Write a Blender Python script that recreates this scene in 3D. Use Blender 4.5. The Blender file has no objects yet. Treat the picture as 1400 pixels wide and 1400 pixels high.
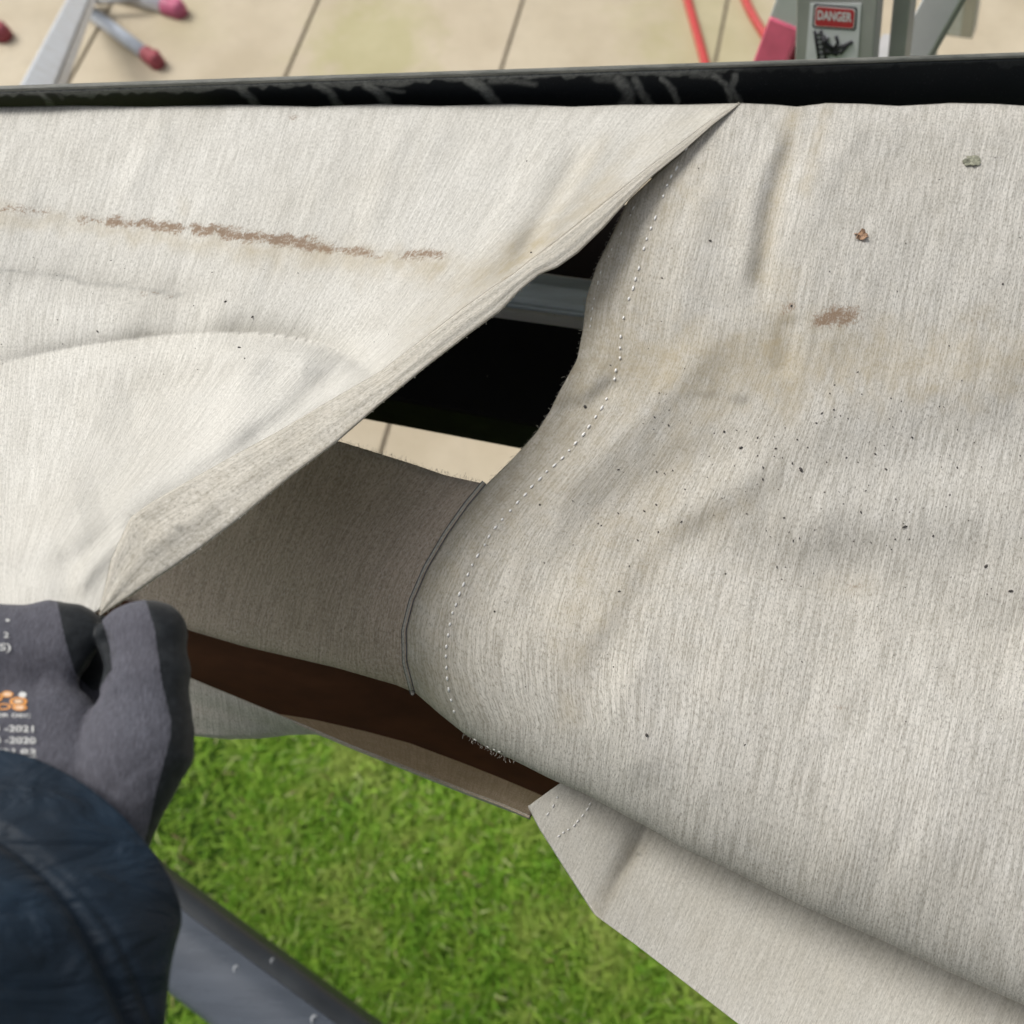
import bpy, bmesh, math, random
import numpy as np
from mathutils import Vector, Matrix
from mathutils.bvhtree import BVHTree
random.seed(7); rng = np.random.default_rng(7)
R = math.radians
scene = bpy.context.scene
COL = scene.collection

# ------------------------------------------------------------------ camera
CZ = 2.7; PITCH = R(68); F = 1263.0
cam_d = bpy.data.cameras.new('camera'); cam = bpy.data.objects.new('camera', cam_d); COL.objects.link(cam)
cam.location = (0, 0, CZ); cam.rotation_euler = (math.pi/2 - PITCH, 0, 0)
cam_d.sensor_width = 36; cam_d.lens = F/1400*36; cam_d.clip_start = 0.02; cam_d.clip_end = 400
cam_d.dof.use_dof = True; cam_d.dof.focus_distance = 0.56; cam_d.dof.aperture_fstop = 7
scene.camera = cam

# ------------------------------------------------------------------ light
SUN_EL, SUN_AZ = R(50), R(-58)          # azimuth of the sun, from +Y clockwise
world = bpy.data.worlds.new('World'); scene.world = world; world.use_nodes = True
wn = world.node_tree; wn.nodes.clear()
sky = wn.nodes.new('ShaderNodeTexSky'); sky.sky_type = 'NISHITA'; sky.sun_disc = False
sky.sun_elevation = SUN_EL; sky.sun_rotation = SUN_AZ; sky.air_density = 1.0; sky.dust_density = 4.0
hs = wn.nodes.new('ShaderNodeHueSaturation'); hs.inputs['Saturation'].default_value = 0.22
bg = wn.nodes.new('ShaderNodeBackground'); bg.inputs['Strength'].default_value = 0.128
wo = wn.nodes.new('ShaderNodeOutputWorld')
wn.links.new(sky.outputs[0], hs.inputs['Color']); wn.links.new(hs.outputs[0], bg.inputs['Color']); wn.links.new(bg.outputs[0], wo.inputs[0])
sd = bpy.data.lights.new('sun', 'SUN'); sd.energy = 1.9; sd.angle = R(24); sd.color = (1.0, 0.97, 0.92)
sun = bpy.data.objects.new('sun', sd); COL.objects.link(sun)
sv = Vector((math.sin(SUN_AZ)*math.cos(SUN_EL), math.cos(SUN_AZ)*math.cos(SUN_EL), math.sin(SUN_EL)))
sun.rotation_euler = sv.to_track_quat('Z', 'Y').to_euler()
scene.render.engine = 'CYCLES'
scene.view_settings.view_transform = 'Standard'; scene.view_settings.look = 'None'
scene.view_settings.exposure = 0.13; scene.view_settings.gamma = 1.0
scene.view_settings.use_curve_mapping = False

# ------------------------------------------------------------------ helpers
CP, SP = math.cos(PITCH), math.sin(PITCH)
def un(px, py, z):
    """point of the horizontal plane z seen at a pixel of the photograph"""
    px = np.asarray(px, float); py = np.asarray(py, float); z = np.asarray(z, float)
    a = (px-700)/F; b = (700-py)/F
    rx, ry, rz = a, CP+b*SP, -SP+b*CP
    t = (z-CZ)/rz
    return np.stack(np.broadcast_arrays(rx*t, ry*t, z), -1)
def V(px, py, z): return Vector(un(px, py, z).tolist())
def proj(P):
    P = np.asarray(P, float); x, y, z = P[..., 0], P[..., 1], P[..., 2]-CZ
    dep = y*CP - z*SP; up = y*SP + z*CP
    return 700+F*x/dep, 700-F*up/dep

def tag(o, label=None, cat=None, group=None, kind=None):
    if label: o['label'] = label
    if cat: o['category'] = cat
    if group: o['group'] = group
    if kind: o['kind'] = kind
    return o
def empty(name, loc=(0, 0, 0), **k):
    o = bpy.data.objects.new(name, None); COL.objects.link(o); o.location = loc; o.empty_display_size = .05
    tag(o, **k); return o
def link(name, me, mat, parent=None, smooth=True):
    if mat is not None: me.materials.append(mat)
    o = bpy.data.objects.new(name, me); COL.objects.link(o)
    if parent is not None:
        o.parent = parent; o.matrix_parent_inverse = Matrix.Translation(parent_origin(parent)).inverted()
    if smooth: me.polygons.foreach_set('use_smooth', [True]*len(me.polygons))
    return o
def parent_origin(p):
    v = Vector(p.location)
    return v if p.parent is None else v
def from_arrays(name, verts, quads):
    me = bpy.data.meshes.new(name)
    verts = np.asarray(verts, np.float32); quads = np.asarray(quads, np.int32)
    n = quads.shape[1]
    me.vertices.add(len(verts)); me.vertices.foreach_set('co', verts.ravel())
    me.loops.add(quads.size); me.loops.foreach_set('vertex_index', quads.ravel())
    me.polygons.add(len(quads)); me.polygons.foreach_set('loop_start', np.arange(0, quads.size, n, dtype=np.int32))
    me.update(calc_edges=True); me.validate()
    return me
def grid_mesh(name, P, uv=None, attrs=None, flip=False):
    """P: rows x cols x 3"""
    r, c = P.shape[:2]
    i = np.arange(r*c).reshape(r, c)
    q = np.stack([i[:-1, :-1], i[:-1, 1:], i[1:, 1:], i[1:, :-1]], -1).reshape(-1, 4)
    if not flip: q = q[:, ::-1]
    me = from_arrays(name, P.reshape(-1, 3), q)
    if uv is not None:
        l = me.uv_layers.new(name='UVMap'); li = np.empty(len(me.loops), np.int32); me.loops.foreach_get('vertex_index', li)
        l.data.foreach_set('uv', uv.reshape(-1, 2)[li].astype(np.float32).ravel())
    for k, a in (attrs or {}).items():
        at = me.attributes.new(k, 'FLOAT', 'POINT'); at.data.foreach_set('value', a.astype(np.float32).ravel())
    return me
def poly(pts, n, smooth=0):
    """resample a polyline of (x,y[,z]) to n points by arclength"""
    p = np.array(pts, float); d = np.r_[0, np.cumsum(np.linalg.norm(np.diff(p[:, :2], axis=0), axis=1))]
    t = np.linspace(0, d[-1], n)
    q = np.stack([np.interp(t, d, p[:, k]) for k in range(p.shape[1])], -1)
    for _ in range(smooth):
        q[1:-1] = (q[:-2]+2*q[1:-1]+q[2:])/4
    return q
def coons(T, B, L, Rr):
    """T,B: n x 2 (left->right), L,Rr: m x 2 (top->bottom)"""
    n, m = len(T), len(L); s = np.linspace(0, 1, n)[None, :, None]; t = np.linspace(0, 1, m)[:, None, None]
    return ((1-t)*T[None]+t*B[None]+(1-s)*L[:, None]+s*Rr[:, None]
            - ((1-s)*(1-t)*T[0]+s*(1-t)*T[-1]+(1-s)*t*B[0]+s*t*B[-1]))
def seg_dist(X, Y, pts):
    """distance from points to polyline, signed side, and run 0..1"""
    best = np.full(X.shape, 1e9); run = np.zeros(X.shape); side = np.zeros(X.shape)
    p = np.array(pts, float)[:, :2]; L = np.linalg.norm(np.diff(p, axis=0), axis=1); tot = L.sum(); acc = 0
    for i in range(len(p)-1):
        a, b = p[i], p[i+1]; v = b-a; l2 = (v**2).sum()+1e-9
        t = np.clip(((X-a[0])*v[0]+(Y-a[1])*v[1])/l2, 0, 1)
        dx, dy = X-a[0]-t*v[0], Y-a[1]-t*v[1]; d = np.hypot(dx, dy); m = d < best
        best[m] = d[m]; run[m] = ((acc+t*L[i])/tot)[m]; side[m] = np.sign(v[0]*dy-v[1]*dx)[m]; acc += L[i]
    return best, side, run
class TPS:
    def __init__(s, c):
        c = np.array(c, float); s.p = c[:, :2]/1000; n = len(c)
        K = s.k(np.linalg.norm(s.p[:, None]-s.p[None], axis=-1)); K += np.eye(n)*1e-4
        A = np.zeros((n+3, n+3)); A[:n, :n] = K; A[:n, n] = 1; A[:n, n+1:] = s.p; A[n, :n] = 1; A[n+1:, :n] = s.p.T
        s.w = np.linalg.solve(A, np.r_[c[:, 2], 0, 0, 0])
    def k(s, r): return r*r*np.log(r+1e-9)
    def __call__(s, X, Y):
        o = s.w[-3]+s.w[-2]*X/1000+s.w[-1]*Y/1000
        for (a, b), w in zip(s.p, s.w): o = o+w*s.k(np.hypot(X/1000-a, Y/1000-b))
        return o
def vnoise(X, Y, sc, seed=0):
    """smooth value noise in numpy"""
    x, y = X/sc, Y/sc; xi, yi = np.floor(x).astype(np.int64), np.floor(y).astype(np.int64); fx, fy = x-xi, y-yi
    fx = fx*fx*(3-2*fx); fy = fy*fy*(3-2*fy)
    def h(a, b):
        n = (a*374761393+b*668265263+seed*974634777) & 0xffffffff
        n = ((n ^ (n >> 13))*1274126177) & 0xffffffff
        return ((n ^ (n >> 16)) & 0xffff)/65535.0
    return ((h(xi, yi)*(1-fx)+h(xi+1, yi)*fx)*(1-fy)+(h(xi, yi+1)*(1-fx)+h(xi+1, yi+1)*fx)*fy)*2-1
def solid(o, th, off=-1):
    m = o.modifiers.new('thickness', 'SOLIDIFY'); m.thickness = th; m.offset = off; return o
def bm_obj(name, bm, mat, parent=None, smooth=False, bevel=0, seg=2):
    me = bpy.data.meshes.new(name); bm.normal_update(); bm.to_mesh(me); bm.free()
    o = link(name, me, mat, parent, smooth)
    if bevel:
        b = o.modifiers.new('bevel', 'BEVEL'); b.width = bevel; b.segments = seg; b.limit_method = 'ANGLE'
    return o
def prism(bm, ring, vec):
    """extrude a closed ring (list of Vector) by vec"""
    a = [bm.verts.new(p) for p in ring]; b = [bm.verts.new(Vector(p)+vec) for p in ring]; n = len(a)
    bm.faces.new(a[::-1]); bm.faces.new(b)
    for i in range(n): bm.faces.new((a[i], a[(i+1) % n], b[(i+1) % n], b[i]))
    bmesh.ops.recalc_face_normals(bm, faces=bm.faces)
def beam(bm, A, B, w, h, upv=Vector((0, 0, 1)), side=None):
    """box bar from A to B; w across, h along the up vector"""
    A, B = Vector(A), Vector(B); d = (B-A).normalized(); s = d.cross(upv).normalized(); u = s.cross(d).normalized()
    ring = [A+s*w/2+u*h/2, A-s*w/2+u*h/2, A-s*w/2-u*h/2, A+s*w/2-u*h/2]
    prism(bm, ring, B-A); return d, s, u
def tube(bm, pts, r, seg=12, cap=True, rad=None):
    pts = [Vector(p) for p in pts]; rings = []
    nrm = None
    for i, p in enumerate(pts):
        d = (pts[min(i+1, len(pts)-1)]-pts[max(i-1, 0)]).normalized()
        if nrm is None: nrm = d.orthogonal().normalized()
        nrm = (nrm-d*nrm.dot(d)).normalized(); bi = d.cross(nrm); rr = rad[i] if rad else r
        rings.append([bm.verts.new(p+nrm*math.cos(2*math.pi*k/seg)*rr+bi*math.sin(2*math.pi*k/seg)*rr) for k in range(seg)])
    for a, b in zip(rings, rings[1:]):
        for k in range(seg): bm.faces.new((a[k], a[(k+1) % seg], b[(k+1) % seg], b[k]))
    if cap: bm.faces.new(rings[0][::-1]); bm.faces.new(rings[-1])
    return rings

# ------------------------------------------------------------------ materials
class NT:
    def __init__(s, name):
        s.m = bpy.data.materials.new(name); s.m.use_nodes = True; s.t = s.m.node_tree; s.b = s.t.nodes['Principled BSDF']
        s.out = s.t.nodes['Material Output']
    def n(s, typ, **k):
        o = s.t.nodes.new('ShaderNode'+typ)
        for a, v in k.items(): setattr(o, a, v)
        return o
    def l(s, a, b): s.t.links.new(a, b)
    def uv(s): return s.n('UVMap', uv_map='UVMap').outputs[0]
    def obj(s): return s.n('TexCoord').outputs['Object']
    def attr(s, name): return s.n('Attribute', attribute_name=name).outputs['Fac']
    def noise(s, co, scale, sv=(1, 1, 1), detail=2, rough=.5, dist=0, rot=0):
        mp = s.n('Mapping'); mp.inputs['Scale'].default_value = sv; mp.inputs['Rotation'].default_value = (0, 0, rot); s.l(co, mp.inputs['Vector'])
        t = s.n('TexNoise'); t.inputs['Scale'].default_value = scale; t.inputs['Detail'].default_value = detail
        t.inputs['Roughness'].default_value = rough; t.inputs['Distortion'].default_value = dist
        s.l(mp.outputs[0], t.inputs['Vector']); return t.outputs['Fac']
    def mr(s, v, a, b, c=0, d=1, smooth=False):
        t = s.n('MapRange'); t.inputs[1].default_value = a; t.inputs[2].default_value = b; t.inputs[3].default_value = c; t.inputs[4].default_value = d
        if smooth: t.interpolation_type = 'SMOOTHSTEP'
        s.l(v, t.inputs[0]); return t.outputs[0]
    def math(s, op, a, b=None):
        t = s.n('Math', operation=op)
        for i, v in enumerate((a, b)):
            if v is None: continue
            if isinstance(v, (int, float)): t.inputs[i].default_value = v
            else: s.l(v, t.inputs[i])
        return t.outputs[0]
    def mix(s, f, a, b, mode='MIX'):
        t = s.n('Mix', data_type='RGBA', blend_type=mode)
        for i, v in ((0, f), (6, a), (7, b)):
            if isinstance(v, (int, float)): t.inputs[i].default_value = v
            elif isinstance(v, tuple): t.inputs[i].default_value = (*v, 1)
            else: s.l(v, t.inputs[i])
        return t.outputs[2]
    def bump(s, h, strength, dist, prev=None):
        t = s.n('Bump'); t.inputs['Strength'].default_value = strength; t.inputs['Distance'].default_value = dist; s.l(h, t.inputs['Height'])
        if prev is not None: s.l(prev, t.inputs['Normal'])
        return t.outputs[0]
    def fin(s, col=None, rough=.6, nrm=None, spec=None, metal=None, sheen=None):
        if col is not None:
            if isinstance(col, tuple): s.b.inputs['Base Color'].default_value = (*col, 1)
            else: s.l(col, s.b.inputs['Base Color'])
        if isinstance(rough, (int, float)): s.b.inputs['Roughness'].default_value = rough
        else: s.l(rough, s.b.inputs['Roughness'])
        if nrm is not None: s.l(nrm, s.b.inputs['Normal'])
        if spec is not None: s.b.inputs['Specular IOR Level'].default_value = spec
        if metal is not None: s.b.inputs['Metallic'].default_value = metal
        if sheen is not None: s.b.inputs['Sheen Weight'].default_value = sheen
        return s.m

def fabric_mat(name, light=(.665, .648, .60), mid=(.425, .41, .37), dark=(.20, .19, .17), contrast=1.0, transl=.13, sheen=.05):
    k = NT(name); uv = k.uv()
    st = k.noise(uv, 1, (540, 19, 1), 3, .6)            # long warp streaks
    st2 = k.noise(uv, 1, (1150, 60, 1), 2, .6)         # finer streaks
    sp = k.noise(uv, 1, (950, 330, 1), 3, .8)         # weave speckle
    big = k.noise(uv, 9, (1, 1, 1), 3, .6)
    a = k.mr(st, .36, .64); b = k.mr(st2, .34, .66)
    f = k.math('ADD', k.math('MULTIPLY', a, .55), k.math('MULTIPLY', b, .45))
    c = k.mix(k.mr(f, .5-.30/contrast, .5+.24/contrast), mid, light)
    c = k.mix(k.math('MULTIPLY', k.mr(sp, .52, .64), .72*contrast), c, dark)
    c = k.mix(k.math('MULTIPLY', k.mr(sp, .46, .32), .6), c, (.80, .79, .75))
    c = k.mix(k.mr(big, .4, .7, 0, .18), c, (.60, .55, .45), 'MULTIPLY')
    # dirt where the cloth carries it, plus shade held in the same masks
    n1 = k.noise(uv, 1, (900, 420, 1), 4, .7); n2 = k.noise(uv, 60, (1, 1, 1), 4, .7)
    ys = k.attr('soil'); bs = k.attr('stain'); gs = k.attr('grime_shade')
    c = k.mix(k.math('MULTIPLY', ys, k.mr(n2, .3, .65, .35, 1)), c, (.42, .35, .225))
    c = k.mix(k.math('MULTIPLY', gs, k.mr(n2, .35, .65, .2, 1)), c, (.17, .165, .15))
    nb = k.math('ADD', k.math('MULTIPLY', n1, .5), k.math('MULTIPLY', k.noise(uv, 230, (1, 1, 1), 3, .7), .5))
    fb = k.mr(k.math('ADD', bs, k.math('MULTIPLY', k.math('SUBTRACT', nb, .5), 5.0)), .24, .95, 0, .9)
    fb = k.math('MULTIPLY', fb, k.mr(bs, .03, .3))
    c = k.mix(fb, c, (.25, .17, .11))
    # weave relief
    wv = k.n('TexWave', wave_type='BANDS', bands_direction='X'); wv.inputs['Scale'].default_value = 330; wv.inputs['Distortion'].default_value = .8
    mp = k.n('Mapping'); k.l(uv, mp.inputs[0]); k.l(mp.outputs[0], wv.inputs['Vector'])
    nr = k.bump(k.math('ADD', k.math('MULTIPLY', sp, .7), k.math('MULTIPLY', st2, .8)), .36, .0006)
    nr = k.bump(k.noise(uv, 45, (1.6, .6, 1), 3, .6), .11, .004, nr)
    k.fin(c, .85, nr, .15, sheen=sheen)
    tr = k.n('BsdfTranslucent'); k.l(k.mix(1.0, c, (1.0, .66, .42), 'MULTIPLY'), tr.inputs['Color'])
    mx = k.n('MixShader'); mx.inputs[0].default_value = transl
    k.l(k.b.outputs[0], mx.inputs[1]); k.l(tr.outputs[0], mx.inputs[2]); k.l(mx.outputs[0], k.out.inputs['Surface'])
    return k.m
M = {}
M['fabric'] = fabric_mat('awning_cloth')
M['fabric_l'] = fabric_mat('awning_cloth_pale', (.68, .663, .61), (.515, .498, .45), (.33, .318, .285), .8, .06)
M['hem'] = fabric_mat('awning_hem_shaded', (.62, .595, .535), (.44, .42, .37), (.24, .23, .20), .9)  # hem tilts from the light; that shade is in its darker colours
M['fabric_shaded'] = fabric_mat('awning_cloth_shaded', (.62, .52, .44), (.44, .36, .295), (.17, .14, .12), .9, sheen=0)  # browner copy of the cloth, shade behind the tear coloured in

def simple(name, col, rough=.5, var=.15, sc=20, bumpd=0, bs=200, spec=None, metal=None, sv=(1, 1, 1)):
    k = NT(name); co = k.obj(); n = k.noise(co, sc, sv, 4, .6)
    c2 = tuple(x*(1-var*1.6) for x in col); c1 = tuple(min(1, x*(1+var)) for x in col)
    c = k.mix(k.mr(n, .3, .7), c2, c1)
    nr = k.bump(k.noise(co, bs, (1, 1, 1), 3, .6), .4, bumpd) if bumpd else None
    return k.fin(c, k.mr(n, .3, .7, rough*.8, min(1, rough*1.15)), nr, spec, metal)
M['under'] = simple('cloth_inside_shade', (.085, .042, .024), .95, .18, 22, spec=.05)  # dark brown holds the deep shade inside the fold
M['black'] = simple('black_powder_coat', (.010, .010, .012), .75, .2, 30, spec=.15)
M['void'] = simple('gap_shade_brown', (.020, .014, .011), .8, .2, 30, spec=.1)  # near-black brown painted for the shade in the gap
M['railblue'] = simple('anodised_rail', (.66, .76, .90), .35, .12, 12, spec=.5, metal=.0, sv=(1, 12, 12))
M['alu'] = simple('brushed_aluminium', (.64, .69, .76), .42, .10, 8, .0004, 120, metal=.15, sv=(3, 3, 3))
M['alu2'] = simple('weathered_aluminium', (.48, .475, .465), .5, .12, 10, .0004, 120, metal=.3)
M['alulight'] = simple('pale_aluminium', (.76, .77, .80), .42, .08, 8, metal=.2)
M['pink'] = simple('pink_rubber', (.45, .10, .18), .6, .15, 30)
M['pinkb'] = simple('bright_pink_plastic', (.78, .15, .24), .5, .1, 30)
M['darkred'] = simple('worn_red_rubber', (.30, .055, .07), .65, .25, 60)
M['red'] = simple('red_cable_sheath', (.48, .028, .024), .45, .1, 40)
M['white'] = simple('white_label', (.80, .81, .82), .5, .03, 60)
M['inkred'] = simple('label_red', (.58, .05, .06), .5, .06, 80)
M['ink'] = simple('label_black', (.02, .02, .024), .5, .1, 80)
M['print'] = simple('white_print', (.62, .62, .60), .7, .18, 900)
M['orange'] = simple('orange_print', (.70, .30, .07), .7, .18, 700)
M['peach'] = simple('peach_print', (.72, .50, .33), .7, .1, 700)
M['thread'] = simple('white_thread', (.90, .89, .86), .8, .05, 300)
M['seam'] = simple('seam_thread_grey', (.09, .10, .11), .8, .3, 300)
M['fray'] = simple('frayed_fibre', (.55, .52, .46), .9, .3, 300)
M['ridge'] = simple('seam_cloth', (.44, .42, .37), .85, .25, 900)
M['speck'] = simple('grit', (.055, .05, .045), .9, .4, 500)
M['leafa'] = simple('dry_leaf_flake', (.34, .21, .13), .8, .5, 500, .001, 800)
M['leafb'] = simple('lichen_flake', (.27, .27, .20), .8, .3, 400, .001, 800)
M['slate'] = simple('slate_grey_metal', (.088, .102, .125), .30, .10, 5, .0003, 300, spec=.5, sv=(1, 6, 6))
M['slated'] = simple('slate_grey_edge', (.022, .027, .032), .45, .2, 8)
M['drop'] = simple('white_flecks', (.62, .64, .66), .3, .1, 50)

# cassette inside: black with dusty scrape marks
k = NT('cassette_inner'); co = k.obj(); a = k.attr('scrape')
n = k.noise(co, 260, (1, 1, 1), 3, .7)
c = k.mix(k.mr(k.noise(co, 900, (1, 1, 1), 1), .66, .74, 0, .25), (.011, .013, .016), (.10, .11, .12))
c = k.mix(k.math('MULTIPLY', a, k.mr(n, .3, .6, .45, 1)), c, (.26, .27, .26))
M['cassin'] = k.fin(c, .6, None, .2)
k = NT('cassette_lip'); co = k.obj()
c = k.mix(k.mr(k.noise(co, 40, (1, 6, 6), 4, .7), .35, .7), (.085, .09, .078), (.20, .20, .175))
M['casslip'] = k.fin(c, .55, k.bump(k.noise(co, 500, detail=3), .4, .0006))

# patio tiles
k = NT('patio_tile'); co = k.n('TexCoord').outputs['Object']
geo = k.n('NewGeometry').outputs['Position']; oi = k.n('ObjectInfo').outputs['Random']
c = k.mix(k.mr(k.noise(geo, 3.2, detail=5, rough=.6), .32, .68), (.445, .375, .26), (.575, .50, .37))
c = k.mix(k.mr(k.noise(geo, 14, detail=4, rough=.7), .5, .72, 0, .3), c, (.40, .34, .25))
c = k.mix(k.mr(k.noise(geo, 160, detail=2), .6, .75, 0, .3), c, (.34, .29, .22))
c = k.mix(k.mr(oi, 0, 1, 0, .22), c, (.50, .40, .28))
def moss(c, cx, cy, r, amt, sc=9):
    v = k.n('VectorMath', operation='DISTANCE'); k.l(geo, v.inputs[0]); v.inputs[1].default_value = (cx, cy, .04)
    d = k.math('ADD', v.outputs['Value'], k.math('MULTIPLY', k.math('SUBTRACT', k.noise(geo, sc, detail=4, rough=.7), .5), r*1.6))
    return k.mix(k.mr(d, r, r*.35, 0, amt), c, (.33, .33, .095))
mp_ = un(505, 62, .04); c = moss(c, mp_[0], mp_[1], .34, .42)
mp_ = un(980, 45, .04); c = moss(c, mp_[0], mp_[1], .45, .28)
mp_ = un(250, 30, .04); c = moss(c, mp_[0], mp_[1], .2, .12)
M['tile'] = k.fin(c, .6, k.bump(k.noise(geo, 70, detail=5, rough=.7), .3, .004), .35)
M['joint'] = simple('patio_joint', (.27, .225, .165), .9, .3, 30, .002, 200)
# lawn soil and blades
k = NT('lawn_soil'); geo = k.n('NewGeometry').outputs['Position']
c = k.mix(k.mr(k.noise(geo, 18, detail=5, rough=.7), .3, .7), (.05, .11, .014), (.10, .18, .03))
c = k.mix(k.mr(k.noise(geo, 45, detail=4, rough=.7), .6, .75), c, (.10, .085, .045))
M['soil'] = k.fin(c, .9, k.bump(k.noise(geo, 90, detail=4), .8, .02), .1)
k = NT('grass_blade'); geo = k.n('NewGeometry').outputs['Position']
h = k.attr('hue'); pn = k.noise(geo, 5.5, detail=3, rough=.65)
c = k.mix(k.mr(h, 0, .75), (.13, .30, .018), (.30, .47, .055))
c = k.mix(k.mr(h, .86, .98), c, (.58, .60, .30))
c = k.mix(k.mr(h, .965, .975), c, (.24, .16, .09))
c = k.mix(k.mr(pn, .52, .66, 0, .7), c, (.42, .50, .12))
c = k.mix(k.mr(pn, .45, .28, 0, .55), c, (.09, .27, .01))
k.fin(c, .65, None, .25)
tr = k.n('BsdfTranslucent'); k.l(c, tr.inputs['Color']); mx = k.n('MixShader'); mx.inputs[0].default_value = .3
k.l(k.b.outputs[0], mx.inputs[1]); k.l(tr.outputs[0], mx.inputs[2]); k.l(mx.outputs[0], k.out.inputs['Surface'])
M['grass'] = k.m
# glove knit / coating split by the dipped edge, and sleeve
k = NT('knit_glove'); co = k.obj(); a = k.attr('coat')
rb = k.noise(co, 1, (1500, 260, 900), 2, .6); fl = k.noise(co, 1700, detail=2, rough=.7)
kn = k.mix(k.mr(k.math('ADD', k.math('MULTIPLY', rb, .6), k.math('MULTIPLY', fl, .4)), .36, .64), (.056, .056, .068), (.128, .129, .155))
kn = k.mix(k.mr(k.noise(co, 1200, detail=1), .74, .80, 0, .5), kn, (.35, .35, .37))
kn = k.mix(k.mr(k.noise(co, 30, detail=3), .35, .7, 0, .35), kn, (.085, .078, .092))
ct = k.mix(k.mr(k.noise(co, 350, detail=3), .4, .7), (.007, .009, .011), (.016, .019, .022))
am = k.mr(k.math('ADD', a, k.math('MULTIPLY', k.math('SUBTRACT', k.noise(co, 700, detail=3), .5), .5)), .45, .55)
c = k.mix(am, kn, ct)
nr = k.bump(k.math('MULTIPLY', k.math('ADD', rb, fl), k.mr(am, 0, 1, 1, .25)), .6, .0007)
M['glove'] = k.fin(c, k.mr(am, 0, 1, .9, .5), nr, .25, sheen=.1)
k = NT('navy_sleeve'); co = k.obj()
c = k.mix(k.mr(k.noise(co, 14, detail=4, rough=.6), .35, .7), (.0022, .007, .014), (.006, .022, .044))
c = k.mix(k.mr(k.noise(co, 1500, detail=1), .5, .7, 0, .35), c, (.012, .030, .05))
nr = k.bump(k.noise(co, 1100, detail=2), .35, .0005); nr = k.bump(k.noise(co, 30, (1, 2.2, 1), 3, dist=1.0), .5, .012, nr)
M['sleeve'] = k.fin(c, .62, nr, .28, sheen=.05)

# ------------------------------------------------------------------ ground: lawn, patio
PY0 = .98
bm = bmesh.new()
for (x0, y0, x1, y1) in ((-60, -60, 60, PY0), ):
    v = [bm.verts.new(p) for p in ((x0, y0, 0), (x1, y0, 0), (x1, y1, 0), (x0, y1, 0))]; bm.faces.new(v)
tag(bm_obj('lawn', bm, M['soil']), kind='structure')
bm = bmesh.new()
prism(bm, [Vector((-60, PY0, -.1)), Vector((60, PY0, -.1)), Vector((60, 70, -.1)), Vector((-60, 70, -.1))], Vector((0, 0, .128)))
patio = tag(bm_obj('patio', bm, M['joint']), kind='structure')
# tile rows run along the joints seen in the photograph
ZT = .04
Ja, Jb = V(435, 0, ZT), V(392, 100, ZT); jd = (Ja-Jb).normalized(); jn = Vector((jd.y, -jd.x, 0))
J3 = V(701, 45, ZT); sp_ = (J3-Jb).dot(jn)
JG = V(657, 635, ZT); offg = (JG-Jb).dot(jn)/sp_
W_T = sp_; L_T = sp_*2.0; G_T = .012
base_me = None
def tile_poly(cx, i, j):
    a0 = i*W_T+G_T/2; a1 = (i+1)*W_T-G_T/2; b0 = j*L_T+G_T/2; b1 = (j+1)*L_T-G_T/2
    return [Jb+jn*p+jd*q for p, q in ((a0, b0), (a1, b0), (a1, b1), (a0, b1))]
def clip_y(pts, y0):
    out = []
    for a, b in zip(pts, pts[1:]+pts[:1]):
        if a.y >= y0: out.append(a)
        if (a.y-y0)*(b.y-y0) < 0: out.append(a.lerp(b, (y0-a.y)/(b.y-a.y)))
    return out
vq = [(V(a, b, ZT)-Jb).dot(jd) for a, b in ((0, 118), (0, 0), (1400, 0), (1400, 70), (500, 590), (700, 650))]
print('jd range', vq, L_T)
Q0 = min(vq[0], vq[3])-.06; L_T = max(vq[1], vq[2])-Q0+.06
for i in range(-5, 7):
    for j in range(-4, 4):
        q = [Jb+jn*p+jd*qq for p, qq in ((i*W_T+G_T/2, j*L_T+Q0+G_T/2), ((i+1)*W_T-G_T/2, j*L_T+Q0+G_T/2),
             ((i+1)*W_T-G_T/2, (j+1)*L_T+Q0-G_T/2), (i*W_T+G_T/2, (j+1)*L_T+Q0-G_T/2))]
        q = clip_y(q, PY0+.006)
        if len(q) < 3 or min(p.y for p in q) > 9 or abs(sum(p.x for p in q)/len(q)) > 6: continue
        bm = bmesh.new(); prism(bm, [Vector((p.x, p.y, .030)) for p in q], Vector((0, 0, .010+random.uniform(-.0006, .0006))))
        bm_obj('tile', bm, M['tile'], patio, bevel=.002, seg=1)

# grass blades (one mass)
NB = 80000
gx = rng.uniform(-1.9, 1.9, NB); gy = rng.uniform(-1.5, PY0-.01, NB)
near = rng.random(NB) < .45; gx = np.where(near, rng.uniform(-.75, .75, NB), gx); gy = np.where(near, rng.uniform(-.55, .62, NB), gy)
clump = vnoise(gx, gy, .06, 3)*.5+vnoise(gx, gy, .17, 4)*.5
keep = clump > -.62; gx, gy, clump = gx[keep], gy[keep], clump[keep]; NB = len(gx)
az = rng.uniform(0, 2*np.pi, NB)+vnoise(gx, gy, .08, 9)*2; ln = rng.uniform(.03, .09, NB)*(1+.35*clump); lean = rng.uniform(.35, 1.35, NB); wd = rng.uniform(.0014, .0036, NB)
dx, dy = np.cos(az), np.sin(az); sx, sy = -dy, dx
rows = []
for t, wk in ((0, 1.0), (.4, 1.0), (.75, .75)):
    ang = lean*(.45+.85*t); hx = ln*t*np.sin(ang*.9); hz = ln*t*np.cos(ang*.9)
    for sg in (-1, 1): rows.append(np.stack([gx+dx*hx+sg*sx*wd*wk, gy+dy*hx+sg*sy*wd*wk, np.maximum(hz, .001+.004*t)], -1))
ang = np.minimum(lean*1.3, 1.7); rows.append(np.stack([gx+dx*ln*np.sin(ang), gy+dy*ln*np.sin(ang), np.maximum(ln*np.cos(ang), .003)], -1))
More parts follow.
